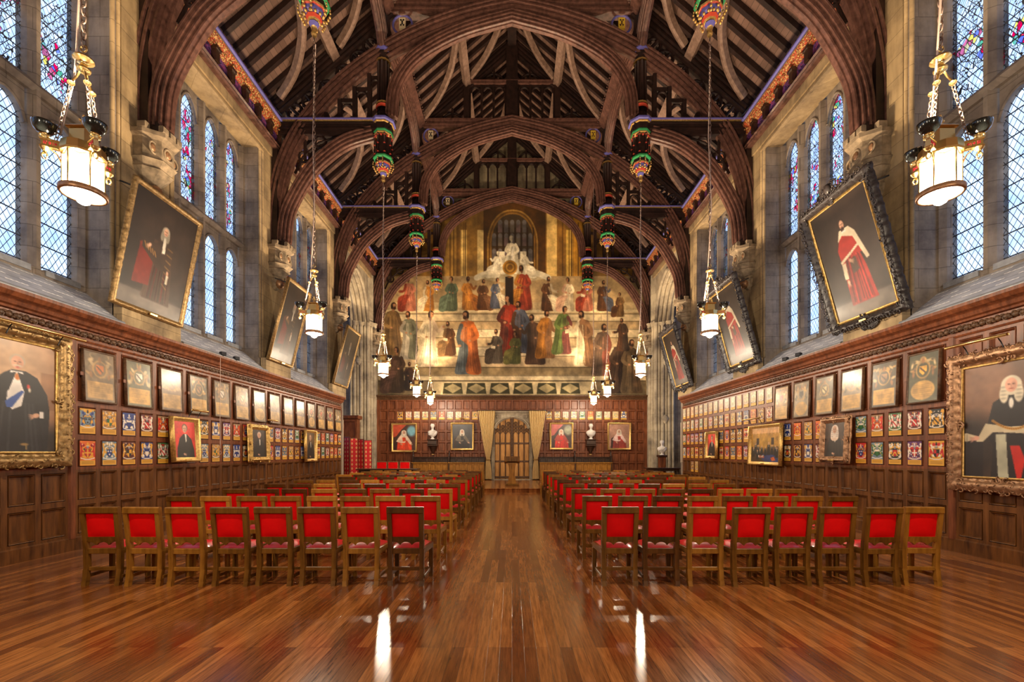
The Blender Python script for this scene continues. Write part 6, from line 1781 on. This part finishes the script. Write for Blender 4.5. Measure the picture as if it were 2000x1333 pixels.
# tables
def table(name, label, loc, w, d, h, mat):
    r = empty(name, loc, 0, label, 'table')
    b = MB(); b.bbox(-w / 2, w / 2, -d / 2, d / 2, h - .05, h, .015); b.build('table_top', mat, r)
    b = MB(); b.box(-w / 2 + .1, w / 2 - .1, -d / 2 + .08, d / 2 - .08, h - .15, h - .05); b.build('apron', mat, r)
    for sx in (-1, 1):
        for sy in (-1, 1):
            b = MB(); x, y = sx * (w / 2 - .14), sy * (d / 2 - .12)
            b.lathe([(.045, 0), (.045, .08), (.03, .12), (.055, .28), (.04, .40), (.05, h - .2), (.05, h - .15)], 10, (x, y, 0)); b.build('leg', mat, r)
table('long_table', 'long black table on the dais in front of three red chairs', (-5.35, 19.75, PH), 2.6, .75, .77, M['dark_oak'])
table('side_table', 'dark table in front of the right alcove', (7.05, 21.3, PH), 1.6, .6, .76, M['dark_oak'])
for x, wd in ((-6.02, 'nearest the red screen'), (-5.50, 'middle of three'), (-4.95, 'nearest the bench')):
    r = empty('upholstered_chair', (x, 21.05, PH), PI, 'red upholstered chair behind the black table, %s' % wd, 'chair', 'red chairs behind the long table')
    b = MB(); b.bbox(-.21, .21, -.03, .03, .62, 1.02, .03); b.build('backrest', M['velvet'], r)
    b = MB(); b.bbox(-.22, .22, -.02, .42, .42, .50, .03); b.build('seat', M['velvet'], r)
    b = MB(); 
    for sx in (-1, 1): b.bbox(sx * .22 - .02, sx * .22 + .02, -.02, .02, .3, 1.04, .006)
    b.bbox(-.24, .24, -.025, .025, 1.02, 1.05, .006); b.build('back_frame', M['gilt_pink'], r)
    for sx in (-1, 1):
        for y in (0, .38): b = MB(); b.bbox(sx * .2 - .02, sx * .2 + .02, y - .02, y + .02, 0, .42, .005); b.build('leg', M['oak_c'], r)
# folding screen
r = empty('folding_screen', (-7.5, 21.9, PH), 0, 'red folding screen with small gold motifs in the left alcove', 'folding screen')
pts = [(-.62, .1), (-.25, -.15), (.08, .05), (.42, -.15), (.74, .05)]
for i in range(4):
    (xa, ya), (xb, yb) = pts[i], pts[i + 1]
    an = math.atan2(yb - ya, xb - xa); Ln = math.hypot(xb - xa, yb - ya)
    h_ = 2.22 - i * .05
    b = MB(); b.box(.02, Ln - .02, -.012, .012, .04, h_ - .03); o = b.build('leaf_cloth', M['screen_cloth'], r); o.location = (xa, ya, 0); o.rotation_euler = (0, 0, an)
    b = MB(); 
    for (x0, x1, z0, z1) in ((0, .03, 0, h_), (Ln - .03, Ln, 0, h_), (0, Ln, h_ - .035, h_), (0, Ln, 0, .05)): b.box(x0, x1, -.018, .018, z0, z1)
    o = b.build('leaf_frame', M['panel_wood'], r); o.location = (xa, ya, 0); o.rotation_euler = (0, 0, an)
# wooden lobby in the left alcove
r = empty('wooden_lobby', (-8.5, 22.95, PH), 0, 'brown panelled door lobby behind the red screen', 'door lobby')
b = MB(); b.box(-.75, .75, -.25, .25, 0, 3.15); panel_cells(b, lambda x, o, z: (x, -.28 - o, z), [-.75, 0, .75], [0, 1.1, 2.1, 3.1], .08); b.build('lobby_body', M['panel_wood'], r)
b = MB(); b.bbox(-.85, .85, -.38, .30, 3.15, 3.32, .03); b.build('lobby_cornice', M['panel_wood'], r)
for sg, nm in ((-1, 'left'), (1, 'right')):
    x = sg * (HW - .02); b = MB(); b.box(x - .04, x + .04, 19.44, 19.50, .15 if sg < 0 else 1.2, 3.0 if sg < 0 else 2.9)
    tag(b.build('cream_board', M['cream_board']), 'narrow cream board at the far end of the %s panelling' % nm, 'board')
